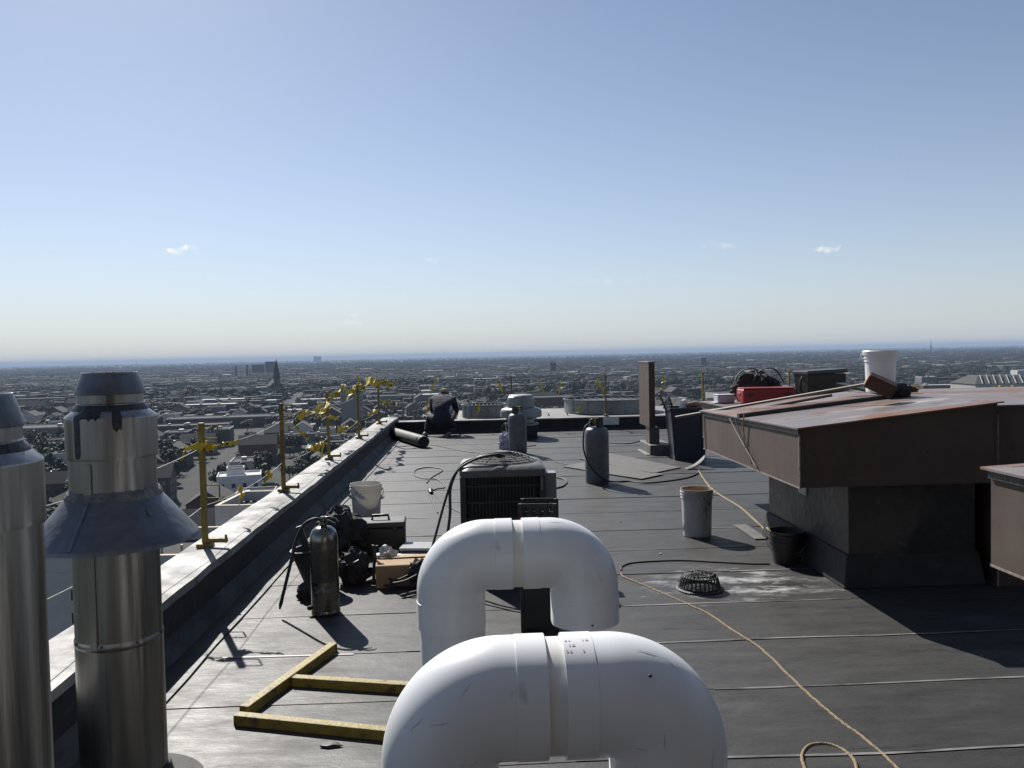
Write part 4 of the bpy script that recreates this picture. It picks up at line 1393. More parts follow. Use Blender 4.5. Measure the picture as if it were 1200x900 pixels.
per = thing('person', 'worker in dark blue shirt and black trousers kneeling at the far parapet', 'person', ROOT, R(-8))
obj('body', bme, per)
cap = MB().lathe([(.112, .0), (.115, .03), (.105, .075), (.07, .105), (.0, .115)], 20, M=Matrix.Translation((.01, .51, .87)) @ Matrix.Rotation(R(-30), 4, 'X')).build('cap', M_CAP, per, 50)
MB().lathe([(.0, .012), (.10, .012), (.10, .004)], 20, M=Matrix.Translation((.01, .61, .835)) @ Matrix.Rotation(R(-35), 4, 'X') @ Matrix.Diagonal((.9, 1, 1, 1))).build('brim', M_CAP, cap, 50)
MB().blob((.01, .46, .83), (.104, .10, .10), 2, .08).build('hair', mat('dark_hair', (.02, .016, .013), .7), per, 60)
for x, y, z, r_, nm in ((-.318, -.02, .045, 12, 'boot'), (.22, -.19, .05, -3, 'boot')):
    MB().blob((x, y, z), (.052, .14, .055), 5 + r_, .12, 2, 3, .0).build(nm, M_SHOE, per, 60)
for hx, hy, hz, sg in ((-.14, .58, .33, 1), (.18, .58, .32, -1)):
    h = MB()
    h.sweep([(hx, hy, hz), (hx + .01 * sg, hy + .04, hz - .04), (hx + .015 * sg, hy + .07, hz - .085)], [.028, .038, .036], 10, flat=.5)
    for k, L in enumerate((.070, .080, .074, .058)):
        ox = (k - 1.5) * .018
        b0 = Vector((hx + .015 * sg + ox, hy + .07, hz - .08))
        h.sweep([b0, b0 + Vector((0, .012, -L * .45)), b0 + Vector((0, -.008, -L * .8)), b0 + Vector((0, -.022, -L))], [.0095, .009, .008, .006], 6)
    b0 = Vector((hx + .035 * sg, hy + .035, hz - .035))
    h.sweep([b0, b0 + Vector((.025 * sg, .01, -.03)), b0 + Vector((.022 * sg, .012, -.065))], [.012, .010, .007], 6)
    h.build('hand', M_SKIN, per, 60)

# ------------------------------------------------------------------ brown post hood by the far parapet
q = W(762, 534)
ph = thing('post_hood', 'tall narrow brown sheet metal hood standing on a low curb', 'vent hood', (q.x, q.y, 0))
cu = MB().box((.19, .43, .085), (.38, .86, .17)).build('curb', mat('dusty_curb', (.16, .155, .145), .6, col2=(.08, .078, .074), scale=7, bump=.4), ph, bevel=.012)
MB().box((-.03, .40, .012), (.07, .8, .016)).build('sealant_line', M_SILVER, cu, bevel=.004)
MB().box((.12, .36, .31), (.17, .30, .27)).build('neck', mat('grey_duct_neck', (.14, .135, .13), .5, .3, col2=(.10, .097, .09), scale=6), ph, bevel=.004)
MB().box((.045, .42, .99), (.10, .83, 1.06)).build('hood', M_BROWN, ph, bevel=.005)
MB().box((.045, .42, 1.53), (.115, .85, .022)).build('cap_flange', mat('dusty_brown_trim', (.20, .17, .15), .5, col2=(.14, .11, .1), scale=9), ph, bevel=.003)

# ------------------------------------------------------------------ navy bin and what sticks out of it
q = W(790, 540)
bn = thing('plastic_bin', 'dark navy open plastic bin behind the left end of the brown hood', 'bin', (q.x + .26, q.y + .22, 0), R(-3))


def tapered(mb, wb, db, wt, dt, z0, z1):
    return mb.hexa([(-wb / 2, -db / 2, z0), (wb / 2, -db / 2, z0), (wb / 2, db / 2, z0), (-wb / 2, db / 2, z0), (-wt / 2, -dt / 2, z1), (wt / 2, -dt / 2, z1), (wt / 2, dt / 2, z1), (-wt / 2, dt / 2, z1)])


bo = MB()
tapered(bo, .46, .42, .60, .52, .0, .80)
bo.f = [f for f in bo.f if f != (4, 5, 6, 7)]
bo.build('wall', M_NAVY, bn)
bi = MB()
tapered(bi, .44, .40, .585, .505, .03, .80)
bi.f = [tuple(reversed(f)) for f in bi.f if f != (4, 5, 6, 7)]
bi.build('inside', M_NAVY, bn)
for x, y, w, d in ((0, -.265, .64, .03), (0, .265, .64, .03), (-.305, 0, .03, .50), (.305, 0, .03, .50)):
    MB().box((x, y, .80), (w, d, .045)).build('rim', M_NAVY, bn, bevel=.008)
for x in (-.2, .2):
    MB().box((x, -.235, .40), (.03, .02, .70), rx=R(3.5)).build('rib', M_NAVY, bn, bevel=.004)
MB().box((-.245, -.22, .33), (.012, .01, .42), rx=R(3)).build('edge_strip', M_GREYBOX, bn)
bl = bn.location
for k, (pts, r, m, lab, nm, ct) in enumerate((
        ([(-.10, .12, .35), (-.42, .05, 1.03)], .016, M_IRON, 'dark bar leaning from the bin towards the brown post', 'steel_bar', 'bar'),
        ([(-.05, .0, .35), (-.27, .05, .98)], .016, M_IRON, 'second dark bar standing out of the navy bin', 'steel_bar', 'bar'),
        ([(-.12, -.1, .74), (-.04, .0, .90), (.05, .06, .85)], .042, M_PAPER, 'white paper tube poking out of the navy bin', 'paper_tube', 'tube'),
        ([(.00, -.12, .86), (.12, -.16, .87), (.22, -.20, .78)], .040, M_PALETAN, 'tan cardboard tube poking out of the navy bin', 'cardboard_tube', 'tube'),
        ([(.10, .0, .80), (.30, -.05, .88), (.50, -.1, .90)], .035, M_BRICKRED, 'brown rag draped over the right rim of the bin', 'rag', 'rag'))):
    b = Vector((bl.x + pts[0][0], bl.y + pts[0][1], 0))
    tag(MB().sweep([Vector(bl) + Vector(p) - b for p in curve_pts(pts, 5)], r, 12).build(nm, m, None, 50, loc=b), lab, ct)
tag(MB().blob((0, 0, 0), (.22, .18, .14), 51, .4, 2.4, 3).build('trash_heap', M_CLOTHBLACK, None, 25, loc=(bl.x, bl.y + .02, .68)), 'black rubbish heaped in the navy bin', 'rubbish')

# loose membrane strips lying on the roof
def strip(pix, label, lift=.006):
    c = [W(*p, .012) for p in pix]
    o = c[0].copy()
    o.z = 0
    mb = MB()
    n = 10
    for k in range(n + 1):
        t = k / n
        a, b = c[0].lerp(c[1], t), c[3].lerp(c[2], t)
        za, zb = .012 + lift * mnoise.noise(Vector((t * 4, 1, 3))) + .015 * max(0, t - .8), .013 + lift * mnoise.noise(Vector((t * 4, 5, 3))) + .02 * max(0, t - .75)
        mb.v += [(a.x - o.x, a.y - o.y, za), (b.x - o.x, b.y - o.y, zb)]
    mb.f = [(2 * k, 2 * k + 1, 2 * k + 3, 2 * k + 2) for k in range(n)]
    ob = mb.build('membrane_strip', M_LOOSE, None, loc=o)
    s_ = ob.modifiers.new('thick', 'SOLIDIFY')
    s_.thickness = .006
    s_.offset = 1
    return tag(ob, label, 'membrane', 'loose membrane strips')


strip([(712, 531), (798, 548), (766, 555), (680, 538)], 'loose roofing strip lying right behind the right gas cylinder')
strip([(690, 541), (778, 556), (752, 562), (660, 547)], 'loose roofing strip beside the foot of the right gas cylinder')
q = W(805, 551)
ct = MB()
for k in range(12):
    t = k / 11
    for j in range(2):
        x = .30 * t
        yv = (.03 + .17 * (1 - t * .6)) * j
        ct.v.append((x, -.05 + yv + .12 * t, .015 + .14 * t * t + (.035 * t if j else 0)))
ct.f = [(2 * k, 2 * k + 2, 2 * k + 3, 2 * k + 1) for k in range(11)]
ctb = ct.build('membrane_strip', M_LOOSE, None, 60, loc=(q.x, q.y, 0))
ctb.modifiers.new('thick', 'SOLIDIFY').thickness = .006
tag(ctb, 'curled up membrane strip end under the tip of the brown hood', 'membrane', 'loose membrane strips')

# ------------------------------------------------------------------ brown hoods
def hood(label, X0, X1, Y0, Y1, zb, ztop, curb=None, seam=None, rust=True):
    """sheet metal hood on a curb; ztop(x, y) gives its sloping top"""
    t = thing('vent_hood', label, 'vent hood', (X0, Y0, 0), group='brown sheet metal vent hoods')

    def P(x, y, z):
        return (x - X0, y - Y0, z)
    zt = lambda x, y: ztop(x, y) - .012
    w = .012
    # four side panels butted at the corners
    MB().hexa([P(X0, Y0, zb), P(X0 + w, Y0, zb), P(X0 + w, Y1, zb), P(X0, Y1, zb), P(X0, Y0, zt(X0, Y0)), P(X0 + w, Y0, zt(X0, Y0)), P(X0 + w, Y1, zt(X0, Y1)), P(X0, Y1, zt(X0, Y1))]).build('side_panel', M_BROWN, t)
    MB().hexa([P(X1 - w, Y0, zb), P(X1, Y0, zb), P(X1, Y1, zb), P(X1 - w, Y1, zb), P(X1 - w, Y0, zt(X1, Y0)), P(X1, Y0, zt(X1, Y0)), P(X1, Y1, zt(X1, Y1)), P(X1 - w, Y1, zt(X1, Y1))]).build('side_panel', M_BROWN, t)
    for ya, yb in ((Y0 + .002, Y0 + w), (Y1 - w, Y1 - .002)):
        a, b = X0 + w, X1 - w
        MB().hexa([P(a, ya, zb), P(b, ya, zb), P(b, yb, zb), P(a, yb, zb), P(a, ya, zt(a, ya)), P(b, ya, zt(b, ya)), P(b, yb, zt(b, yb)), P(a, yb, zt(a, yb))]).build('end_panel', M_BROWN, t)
    MB().box(P((X0 + X1) / 2, (Y0 + Y1) / 2, zb + .02), (X1 - X0 - .03, Y1 - Y0 - .03, .012)).build('soffit', M_DARKTRIM, t)
    e = .03
    cuts = [Y0 - e] + ([seam] if seam else []) + [Y1 + e]
    for k in range(len(cuts) - 1):
        a, b = cuts[k], cuts[k + 1] - .0
        up_ = .004 * k
        xs = [X0 - e, X1 + e]
        mb = MB()
        nx, ny = 6, 4
        for i in range(nx + 1):
            for j in range(ny + 1):
                x, y = xs[0] + (xs[1] - xs[0]) * i / nx, a + (b - a) * j / ny
                z = ztop(x, y) + up_ + (.006 * mnoise.noise(Vector((x * 2.3, y * 2.3, k * 4))) if 0 < i < nx and 0 < j < ny else 0)
                mb.v.append(P(x, y, z))
        for i in range(nx):
            for j in range(ny):
                v0 = i * (ny + 1) + j
                mb.f.append((v0, v0 + ny + 1, v0 + ny + 2, v0 + 1))
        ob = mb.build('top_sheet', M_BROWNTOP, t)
        s_ = ob.modifiers.new('thick', 'SOLIDIFY')
        s_.thickness = .010
    if seam:
        mb = MB()
        for i in range(2):
            x = (X0 - e - .003, X1 + e + .003)[i]
            z = ztop(x, seam)
            mb.v += [P(x, seam - .03, z + .002), P(x, seam + .03, z + .002), P(x, seam + .03, z + .034), P(x, seam - .03, z + .034)]
        mb.f = [(0, 1, 2, 3), (7, 6, 5, 4), (0, 4, 5, 1), (1, 5, 6, 2), (2, 6, 7, 3), (3, 7, 4, 0)]
        mb.build('standing_seam', M_DARKTRIM, t)
    # drip flange under the top along the left edge, and a scraped corner bead
    za, zc = zt(X0, Y0), zt(X0, Y1)
    MB().hexa([P(X0 - .014, Y0 - .012, za - .035), P(X0 - .002, Y0 - .012, za - .035), P(X0 - .002, Y1, zc - .035), P(X0 - .014, Y1, zc - .035),
               P(X0 - .014, Y0 - .012, za - .001), P(X0 - .002, Y0 - .012, za - .001), P(X0 - .002, Y1, zc - .001), P(X0 - .014, Y1, zc - .001)]).build('drip_flange', M_DARKTRIM, t)
    MB().box(P(X0 - .003, Y0 - .002, (zb + za - .05) / 2), (.010, .008, za - zb - .055)).build('corner_bead', M_SCRAPE, t)
    MB().hexa([P(X0 - .004, Y0, zb - .006), P(X0 + .010, Y0, zb - .006), P(X0 + .010, Y1, zb - .006), P(X0 - .004, Y1, zb - .006),
               P(X0 - .004, Y0, zb + .004), P(X0 - .001, Y0, zb + .004), P(X0 - .001, Y1, zb + .004), P(X0 - .004, Y1, zb + .004)]).build('bottom_bead', M_SCRAPE, t)
    nsc = 9
    for k in range(nsc):                     # screws through the drip flange
        y = Y0 + (Y1 - Y0) * (k + .5) / nsc
        MB().blob(P(X0 - .015, y, zt(X0, y) - .019), (.004, .006, .006), k, 0, 1, 1).build('screw', M_SCRAPE, t)
    if curb:
        a, b, c, d = curb
        MB().hexa([P(a, c, .20), P(b, c, .20), P(b, d, .20), P(a, d, .20), P(a, c, zb + .015), P(b, c, zb + .015), P(b, d, zb + .015), P(a, d, zb + .015)]).build('curb', M_CURB, t)
        MB().hexa([P(a - .06, c - .06, .002), P(b + .05, c - .06, .002), P(b + .05, d + .05, .002), P(a - .06, d + .05, .002),
                   P(a - .02, c - .02, .24), P(b + .02, c - .02, .24), P(b + .02, d + .02, .24), P(a - .02, d + .02, .24)]).build('base_flashing', M_BLACKMEM, t, bevel=.015)
    return t


zt1 = lambda x, y: 1.171 + .104 * (x - 2.18) - .020 * (y - 5.53)  # hoods except the rear one, and their loads, scaled nearer about the camera
zt2 = lambda x, y: 1.185 + .05 * (x - 2.18)
h1 = hood('large brown sheet metal hood with rusty top holding the bucket and broom', 2.18, 3.56, 5.53, 7.94, .755, zt1, (2.60, 3.52, 5.72, 7.32), 6.76)
MB().box((.415, 1.0, .60), (.012, .16, .13)).build('patch_plate', M_GREYBOX, h1)
h2 = hood('brown sheet metal hood cut by the right picture edge', 2.18, 3.56, 1.25, 3.43, .765, zt2, (2.60, 3.52, 1.4, 3.2), None)
MB().sweep([(-.012, 1.72, .97), (-.03, 1.70, .995)], .006, 6).build('drip_cleat', M_WIRE, h2)
h3 = hood('brown hood behind the rusty one, carrying the red case and toolbox', 2.66, 4.3, 8.62, 9.72, .68, lambda x, y: 1.10 + .02 * (x - 2.6), (3.5, 4.2, 8.75, 9.6), None)
h4 = hood('dark hood joined to the right of the large rusty hood', 3.63, 7.4, 5.63, 7.9, .004, lambda x, y: 1.285 + .0 * x, None, None)
# pale grey flat roof sheet leaning at the curb
q = W(876, 592)
tag(MB().box((0, 0, 0), (.12, .62, .008)).build('sheet_offcut', mat('pale_sheet', (.15, .15, .145), .55), None, loc=(2.50, 7.55, .013)), 'pale sheet offcut lying at the far end of the hood curb', 'offcut')

# two slanting dark lines and a tan string down the left face of the large hood
for k, (a, b, lab, m) in enumerate((((855, 490), (886, 548), 'left thin dark line slanting down the brown hood', M_RUBBER), ((862, 491), (880, 543), 'middle thin dark line slanting down the brown hood', M_RUBBER), ((872, 484), (871, 522), 'short tan string hanging at the top edge of the hood', M_ROPE))):
    pa = CAMP + ray(*a) * (2.150 / ray(*a).x)
    pb = CAMP + ray(*b) * (2.160 / ray(*b).x)
    pts = [pa.lerp(pb, t) + Vector((0, .012 * math.sin(t * 5), 0)) for t in (0, .25, .5, .75, 1)]
    tag(MB().sweep([p - pa for p in pts], .0055, 6).build('face_line', m, None, 60, loc=pa), lab, 'cord')

# things on top of the hoods
q = Vector((3.42, 6.90, 0))
q.z = zt1(q.x, q.y) + .042
tb2 = bucket('bucket', 'white lidded bucket standing on the rusty hood at the right', tuple(q), .132, .115, .35, mat('clean_white_bucket', (.72, .73, .75), .35, col2=(.66, .67, .69), scale=3), rz=R(160), lid=M_BUCKETW, bail=False)
MB().sweep([(.134, -.03, .28), (.154, -.04, .31), (.150, -.03, .335)], .006, 6).build('ear_wire', M_BUCKETW, tb2, 60)
rc = thing('tool_case', 'flat red plastic tool case on the rear hood', 'tool case', (3.19, 9.05, 1.120), R(-4))
MB().box((0, 0, .075), (.58, .30, .15)).build('body', M_RED, rc, bevel=.02, segs=3)
MB().box((0, 0, .158), (.56, .28, .012)).build('lid_panel', M_RED, rc, bevel=.005)
MB().box((-.292, 0, .10), (.012, .14, .03)).build('handle', M_RED, rc, bevel=.004)
for x in (-.2, .2):
    MB().box((x, -.153, .09), (.06, .01, .035)).build('latch', M_IRON, rc, bevel=.003)
tag(MB().box((0, 0, 0), (.10, .07, .035)).build('small_box', M_BUCKETW, None, bevel=.012, loc=(3.30, 8.80, 1.136)), 'small pale box in front of the red tool case', 'box')
bg = thing('duffel_bag', 'black duffel bag heap behind the red tool case', 'bag', (3.22, 9.46, 1.118), R(4))
MB().blob((0, 0, .15), (.28, .17, .165), 61, .32, 2.2, 4, 0).build('bag_body', M_CLOTHBLACK, bg, 30)
for s_ in (-.10, .12):
    MB().sweep(curve_pts([(s_ - .22, -.12, .18), (s_ - .16, -.14, .32), (s_ - .02, -.12, .37), (s_ + .10, -.08, .33), (s_ + .17, -.1, .2)]), .014, 8, flat=.5).build('carry_strap', mat('worn_strap', (.11, .10, .085), .7), bg, 60)
bt = thing('toolbox', 'tall black toolbox with grey lid on the rear hood', 'toolbox', (3.80, 9.05, 1.130), R(9))
tapered(MB(), .43, .26, .47, .30, 0, .29).build('body', M_BLACK, bt, bevel=.012)
MB().box((0, 0, .315), (.49, .32, .042), ry=R(-2)).build('lid', mat('grey_black_lid', (.06, .065, .062), .45), bt, bevel=.01)
for x in (-.255, .255):
    MB().sweep([(x * .95, -.05, .26), (x * 1.06, -.06, .22), (x * 1.06, -.06, .12), (x * .95, -.05, .09)], .012, 8).build('side_handle', M_BLACK, bt, 60)
wc = thing('small_case', 'small white plastic case at the left end of the rear hood', 'case', (2.78, 9.25, 1.106), R(5))
MB().box((0, 0, .045), (.20, .14, .085)).build('body', mat('pale_blue_white_plastic', (.55, .57, .62), .4), wc, bevel=.012)
MB().box((0, 0, .095), (.205, .145, .012)).build('lid', M_BUCKETW, wc, bevel=.004)
MB().box((-.11, 0, .008), (.05, .15, .012)).build('foot_lip', M_BUCKETW, wc, bevel=.003)

# broom: long pole with a brown block head lying across the hoods
ha, hb = PY(792, 489, 8.25), PY(1016, 450, 6.38)
br = thing('push_broom', 'long handled broom with brown block head lying across the rusty hood', 'broom', ha)
d = (hb - ha)
MB().sweep([(0, 0, 0), d], .013, 10).build('handle', M_POLE, br, 60)
ax = Vector((.84, -.32, -.44)).normalized()
ay = Vector((0, 0, 1)).cross(ax).normalized()
az = ax.cross(ay)
BM = Matrix(((ax.x, ay.x, az.x, d.x + .10), (ax.y, ay.y, az.y, d.y - .02), (ax.z, ay.z, az.z, d.z - .01), (0, 0, 0, 1))) @ Matrix.Rotation(R(18), 4, 'X')
MB().box((0, 0, 0), (.215, .10, .11), BM).build('block', M_BRICKRED, br, bevel=.006)
MB().box((-.1095, 0, 0), (.006, .09, .10), BM).build('lit_block_end', M_PALETAN, br)  # paler plate paints the sunlit end of the block
pa, pb = PY(838, 488, 7.75), PY(975, 463, 7.18)
tag(MB().sweep([(0, 0, 0), pb - pa], .014, 10).build('spare_pole', M_POLE, None, 60, loc=pa), 'shorter dark pole lying beside the broom handle', 'pole')
pa, pb = PY(984, 450, 7.47), PY(1052, 465, 6.95)
tag(MB().box((0, 0, 0), ((pb - pa).length, .10, .025), rz=math.atan2((pb - pa).y, (pb - pa).x), ry=math.atan2(-(pb - pa).z, (pb - pa).xy.length)).build('plank', M_DARKTRIM, None, bevel=.003, loc=(pa + pb) / 2), 'dark board leaning down beside the white bucket', 'board')
q = Vector((3.47, 6.73, zt1(3.47, 6.73) + .045))
tag(MB().blob((0, 0, .02), (.13, .09, .05), 71, .5, 2.6, 3).build('rag', M_CLOTHBLACK, None, 25, loc=q), 'black rag lying under the broom head', 'rag')
tag(MB().blob((0, 0, 0), (.10, .05, .03), 73, .6, 2.6, 3).build('yellow_rope_coil', M_TAPE, None, 25, loc=(3.80, 7.18, 1.325)), 'crumpled yellow tape behind the broom head', 'caution tape', 'scraps of yellow caution tape')

# ------------------------------------------------------------------ the city below
def city_ground_material():
    m = bpy.data.materials.new('city_ground')
    m.use_nodes = True
    n, l = m.node_tree.nodes, m.node_tree.links
    b = n['Principled BSDF']
    b.inputs['Roughness'].default_value = .95
    b.inputs['Specular IOR Level'].default_value = .2
    geo = n.new('ShaderNodeNewGeometry')
    cur = None
    for scale, c, lo, hi in ((.004, (.030, .037, .022), .40, .60), (.03, (.055, .055, .053), .50, .60), (.0012, (.022, .029, .017), .52, .62), (.011, (.10, .097, .09), .64, .70)):
        t = n.new('ShaderNodeTexNoise')
        t.inputs['Scale'].default_value = scale
        t.inputs['Detail'].default_value = 8
        l.new(geo.outputs['Position'], t.inputs['Vector'])
        r = n.new('ShaderNodeMapRange')
        r.inputs[1].default_value, r.inputs[2].default_value = lo, hi
        l.new(t.outputs['Fac'], r.inputs[0])
        x = n.new('ShaderNodeMixRGB')
        l.new(r.outputs[0], x.inputs[0])
        x.inputs[1].default_value = (.040, .041, .037, 1)
        x.inputs[2].default_value = (*c, 1)
        if cur:
            l.new(cur, x.inputs[1])
        cur = x.outputs[0]
    l.new(cur, b.inputs['Base Color'])
    return m


g = 27000.0
ground = MB().add([(-g, -2000, Z_CITY), (g, -2000, Z_CITY), (g, g, Z_CITY), (-g, g, Z_CITY)], [(0, 1, 2, 3)]).build('ground', city_ground_material())
struct(ground)
GA = R(9.0)
GU, GV = Vector((math.cos(GA), math.sin(GA), 0)), Vector((-math.sin(GA), math.cos(GA), 0))
M_ASPH = mat('street_asphalt', (.04, .04, .041), .95, col2=(.05, .05, .05), scale=.05, spec=.2)
for k in range(1, 15):                    # streets running across
    c = GV * (100.0 * k + 40) + GU * -200
    MB().box((0, 0, 0), (4400, 11, .1)).build('street', M_ASPH, None, loc=(c.x, c.y, Z_CITY + .06)).rotation_euler = (0, 0, GA)
for k in range(-6, 9):                    # avenues running away from us
    c = GU * (200.0 * k - 60) + GV * 1500
    MB().box((0, 0, 0), (12, 2900, .1)).build('street', M_ASPH, None, loc=(c.x, c.y, Z_CITY + .12)).rotation_euler = (0, 0, GA)
for o in list(COL.objects):
    if o.name.startswith('street'):
        struct(o)

# --- wall and roof materials of the houses
WALLS = [('brown brick', mat('brick_red', (.12, .062, .046), .85, col2=(.09, .048, .036), scale=.6)),
         ('tan brick', mat('brick_tan', (.20, .155, .11), .85, col2=(.16, .125, .09), scale=.6)),
         ('grey', mat('render_grey', (.16, .16, .157), .8, col2=(.13, .13, .127), scale=.4)),
         ('dark brick', mat('brick_dark', (.085, .065, .055), .85, col2=(.065, .05, .045), scale=.6)),
         ('pale', mat('render_pale', (.50, .48, .44), .8, col2=(.42, .40, .37), scale=.4))]
ROOFS = [('black tar', mat('roof_tar', (.038, .038, .038), .9, col2=(.052, .051, .05), scale=.3, spec=.25)),
         ('grey gravel', mat('roof_gravel', (.075, .073, .069), .95, col2=(.095, .093, .088), scale=.3, spec=.2)),
         ('white coated', mat('roof_white', (.48, .48, .47), .8, col2=(.38, .38, .37), scale=.2)),
         ('silver', mat('roof_silver', (.42, .42, .42), .42, .35, col2=(.34, .34, .335), scale=.3)),
         ('dark shingle', mat('roof_shingle', (.052, .046, .042), .95, col2=(.038, .034, .031), scale=.8, spec=.2))]
M_GLASS = mat('dark_window_glass', (.02, .022, .025), .15, spec=.6)
M_UNIT = mat('roof_unit_grey', (.35, .35, .34), .5, .2)
WIN = MB().box((0, 0, 0), (1.25, .16, 1.5)).mesh('window')
WIN.materials.append(M_GLASS)


def city_building(label, x, y, w, d, h, rz, wi, ri, gable=False, windows=False, group=None, cat='building', z0=Z_CITY, name='city_building', wm=None, rm=None, units=1, parts=True):
    rng = random.Random(int(abs(x * 13 + y * 7)))
    t = thing(name, label, cat, (x, y, z0), rz, group)
    wm = wm or WALLS[wi][1]
    rm = rm or ROOFS[ri][1]
    if gable:
        rh = min(w, d) * .32
        mb = MB().hexa([(-w / 2, -d / 2, 0), (w / 2, -d / 2, 0), (w / 2, d / 2, 0), (-w / 2, d / 2, 0), (-w / 2, -d / 2, h), (w / 2, -d / 2, h), (w / 2, d / 2, h), (-w / 2, d / 2, h)])
        mb.add([(-w / 2, -d / 2, h), (w / 2, -d / 2, h), (0, -d / 2, h + rh), (-w / 2, d / 2, h), (w / 2, d / 2, h), (0, d / 2, h + rh)], [(0, 1, 2), (5, 4, 3)])
        mb.build('wall', wm, t)
        e = .45
        k = rh / (w / 2)
        r_ = MB()
        for s_ in (-1, 1):
            r_.add([(0, -d / 2 - e, h + rh + .05), (s_ * (w / 2 + e), -d / 2 - e, h - e * k + .05), (s_ * (w / 2 + e), d / 2 + e, h - e * k + .05), (0, d / 2 + e, h + rh + .05),
                    (0, -d / 2 - e, h + rh + .25), (s_ * (w / 2 + e), -d / 2 - e, h - e * k + .25), (s_ * (w / 2 + e), d / 2 + e, h - e * k + .25), (0, d / 2 + e, h + rh + .25)],
                   [(0, 1, 2, 3), (7, 6, 5, 4), (0, 4, 5, 1), (1, 5, 6, 2), (2, 6, 7, 3)] if s_ < 0 else [(3, 2, 1, 0), (4, 5, 6, 7), (1, 5, 4, 0), (2, 6, 5, 1), (3, 7, 6, 2)])
        r_.build('roof', rm, t)
    else:
        MB().box((0, 0, h / 2), (w, d, h)).build('wall', wm, t)
        ph_, pw_ = .7, .35
        roof = MB().box((0, 0, h + .06), (w - .9, d - .9, .08)).build('roof', rm, t)
        cop = MB()
        cop.box((0, -d / 2 + pw_ / 2, h + ph_ / 2), (w, pw_, ph_)).box((0, d / 2 - pw_ / 2, h + ph_ / 2), (w, pw_, ph_))
        cop.box((-w / 2 + pw_ / 2, 0, h + ph_ / 2), (pw_, d - 2 * pw_ - .02, ph_)).box((w / 2 - pw_ / 2, 0, h + ph_ / 2), (pw_, d - 2 * pw_ - .02, ph_))
        cop.build('parapet', wm if rng.random() < .6 else WALLS[4][1], t)
        for k in range(units):
            s_ = rng.uniform(1.2, 2.6)
            MB().box((rng.uniform(-.3, .3) * w, rng.uniform(-.3, .3) * d, h + .1 + s_ * .35), (s_, s_ * 1.3, s_ * .7)).build('roof_unit', M_UNIT, roof)
    if windows:
        fl = max(1, int(h / 3.1))
        for side in range(3):
            L = w if side == 0 else d
            nw = max(1, int(L / 3.4))
            for f in range(fl):
                for k in range(nw):
                    o = bpy.data.objects.new('window', WIN)
                    COL.objects.link(o)
                    o.parent = t
                    a = -L / 2 + L * (k + .5) / nw
                    zz = 1.9 + f * (h - 1.2) / fl
                    if side == 0:
                        o.location = (a, -d / 2, zz)
                    else:
                        o.location = ((-1 if side == 1 else 1) * w / 2, a, zz)
                        o.rotation_euler = (0, 0, math.pi / 2)
    return t


def seen(p, margin=0):
    """is this city point inside the picture and not behind our own roof"""
    q = project(p)
    if not q:
        return None
    px, py, dep = q
    if px < -40 or px > 1240 or py > 820:
        return None
    if px < 465:
        lim = 497 + (465 - px) * .64
    elif px < 830:
        lim = 492
    else:
        lim = 478
    return (px, py, dep) if py < lim + margin else None


def where(px):
    for lim, s_ in ((60, 'left of the tall flues'), (185, 'behind the storm collar flue'), (300, 'beyond the nearest guard post'), (400, 'beyond the left parapet'), (480, 'beyond the parapet corner'),
                    (620, 'behind the kneeling worker'), (760, 'behind the gas cylinders'), (880, 'behind the navy bin'), (1010, 'behind the black toolbox')):
        if px < lim:
            return s_
    return 'behind the white lidded bucket'


# --- landmarks placed where the photograph shows them
def at_city(px, py):
    return W(px, py, Z_CITY)


LAND = []
ORD = 'first second third fourth fifth sixth seventh eighth ninth tenth eleventh twelfth thirteenth fourteenth fifteenth sixteenth seventeenth eighteenth nineteenth twentieth'.split()
ORD += ['twenty-' + a for a in ORD[:9]] + ['thirtieth'] + ['thirty-' + a for a in ORD[:9]] + ['fortieth'] + ['forty-' + a for a in ORD[:9]]


def land(p, r):
    LAND.append((p.x, p.y, r))


q = at_city(274, 588)
land(q, 26)
city_building('white two storey flat roofed building beyond the first two guard posts', q.x, q.y + 8, 15, 13, 8.2, R(14), 4, 2, windows=True, wm=mat('white_stucco', (.62, .62, .61), .8), units=0)
city_building('small white upper block on the two storey white building', q.x - 1.5, q.y + 8.5, 6, 6, 2.2, R(14), 4, 2, z0=Z_CITY + 8.35, wm=MATS['white_stucco'], units=0)
M_TAN = mat('tan_coping', (.46, .38, .28), .7, col2=(.38, .31, .23), scale=.5)


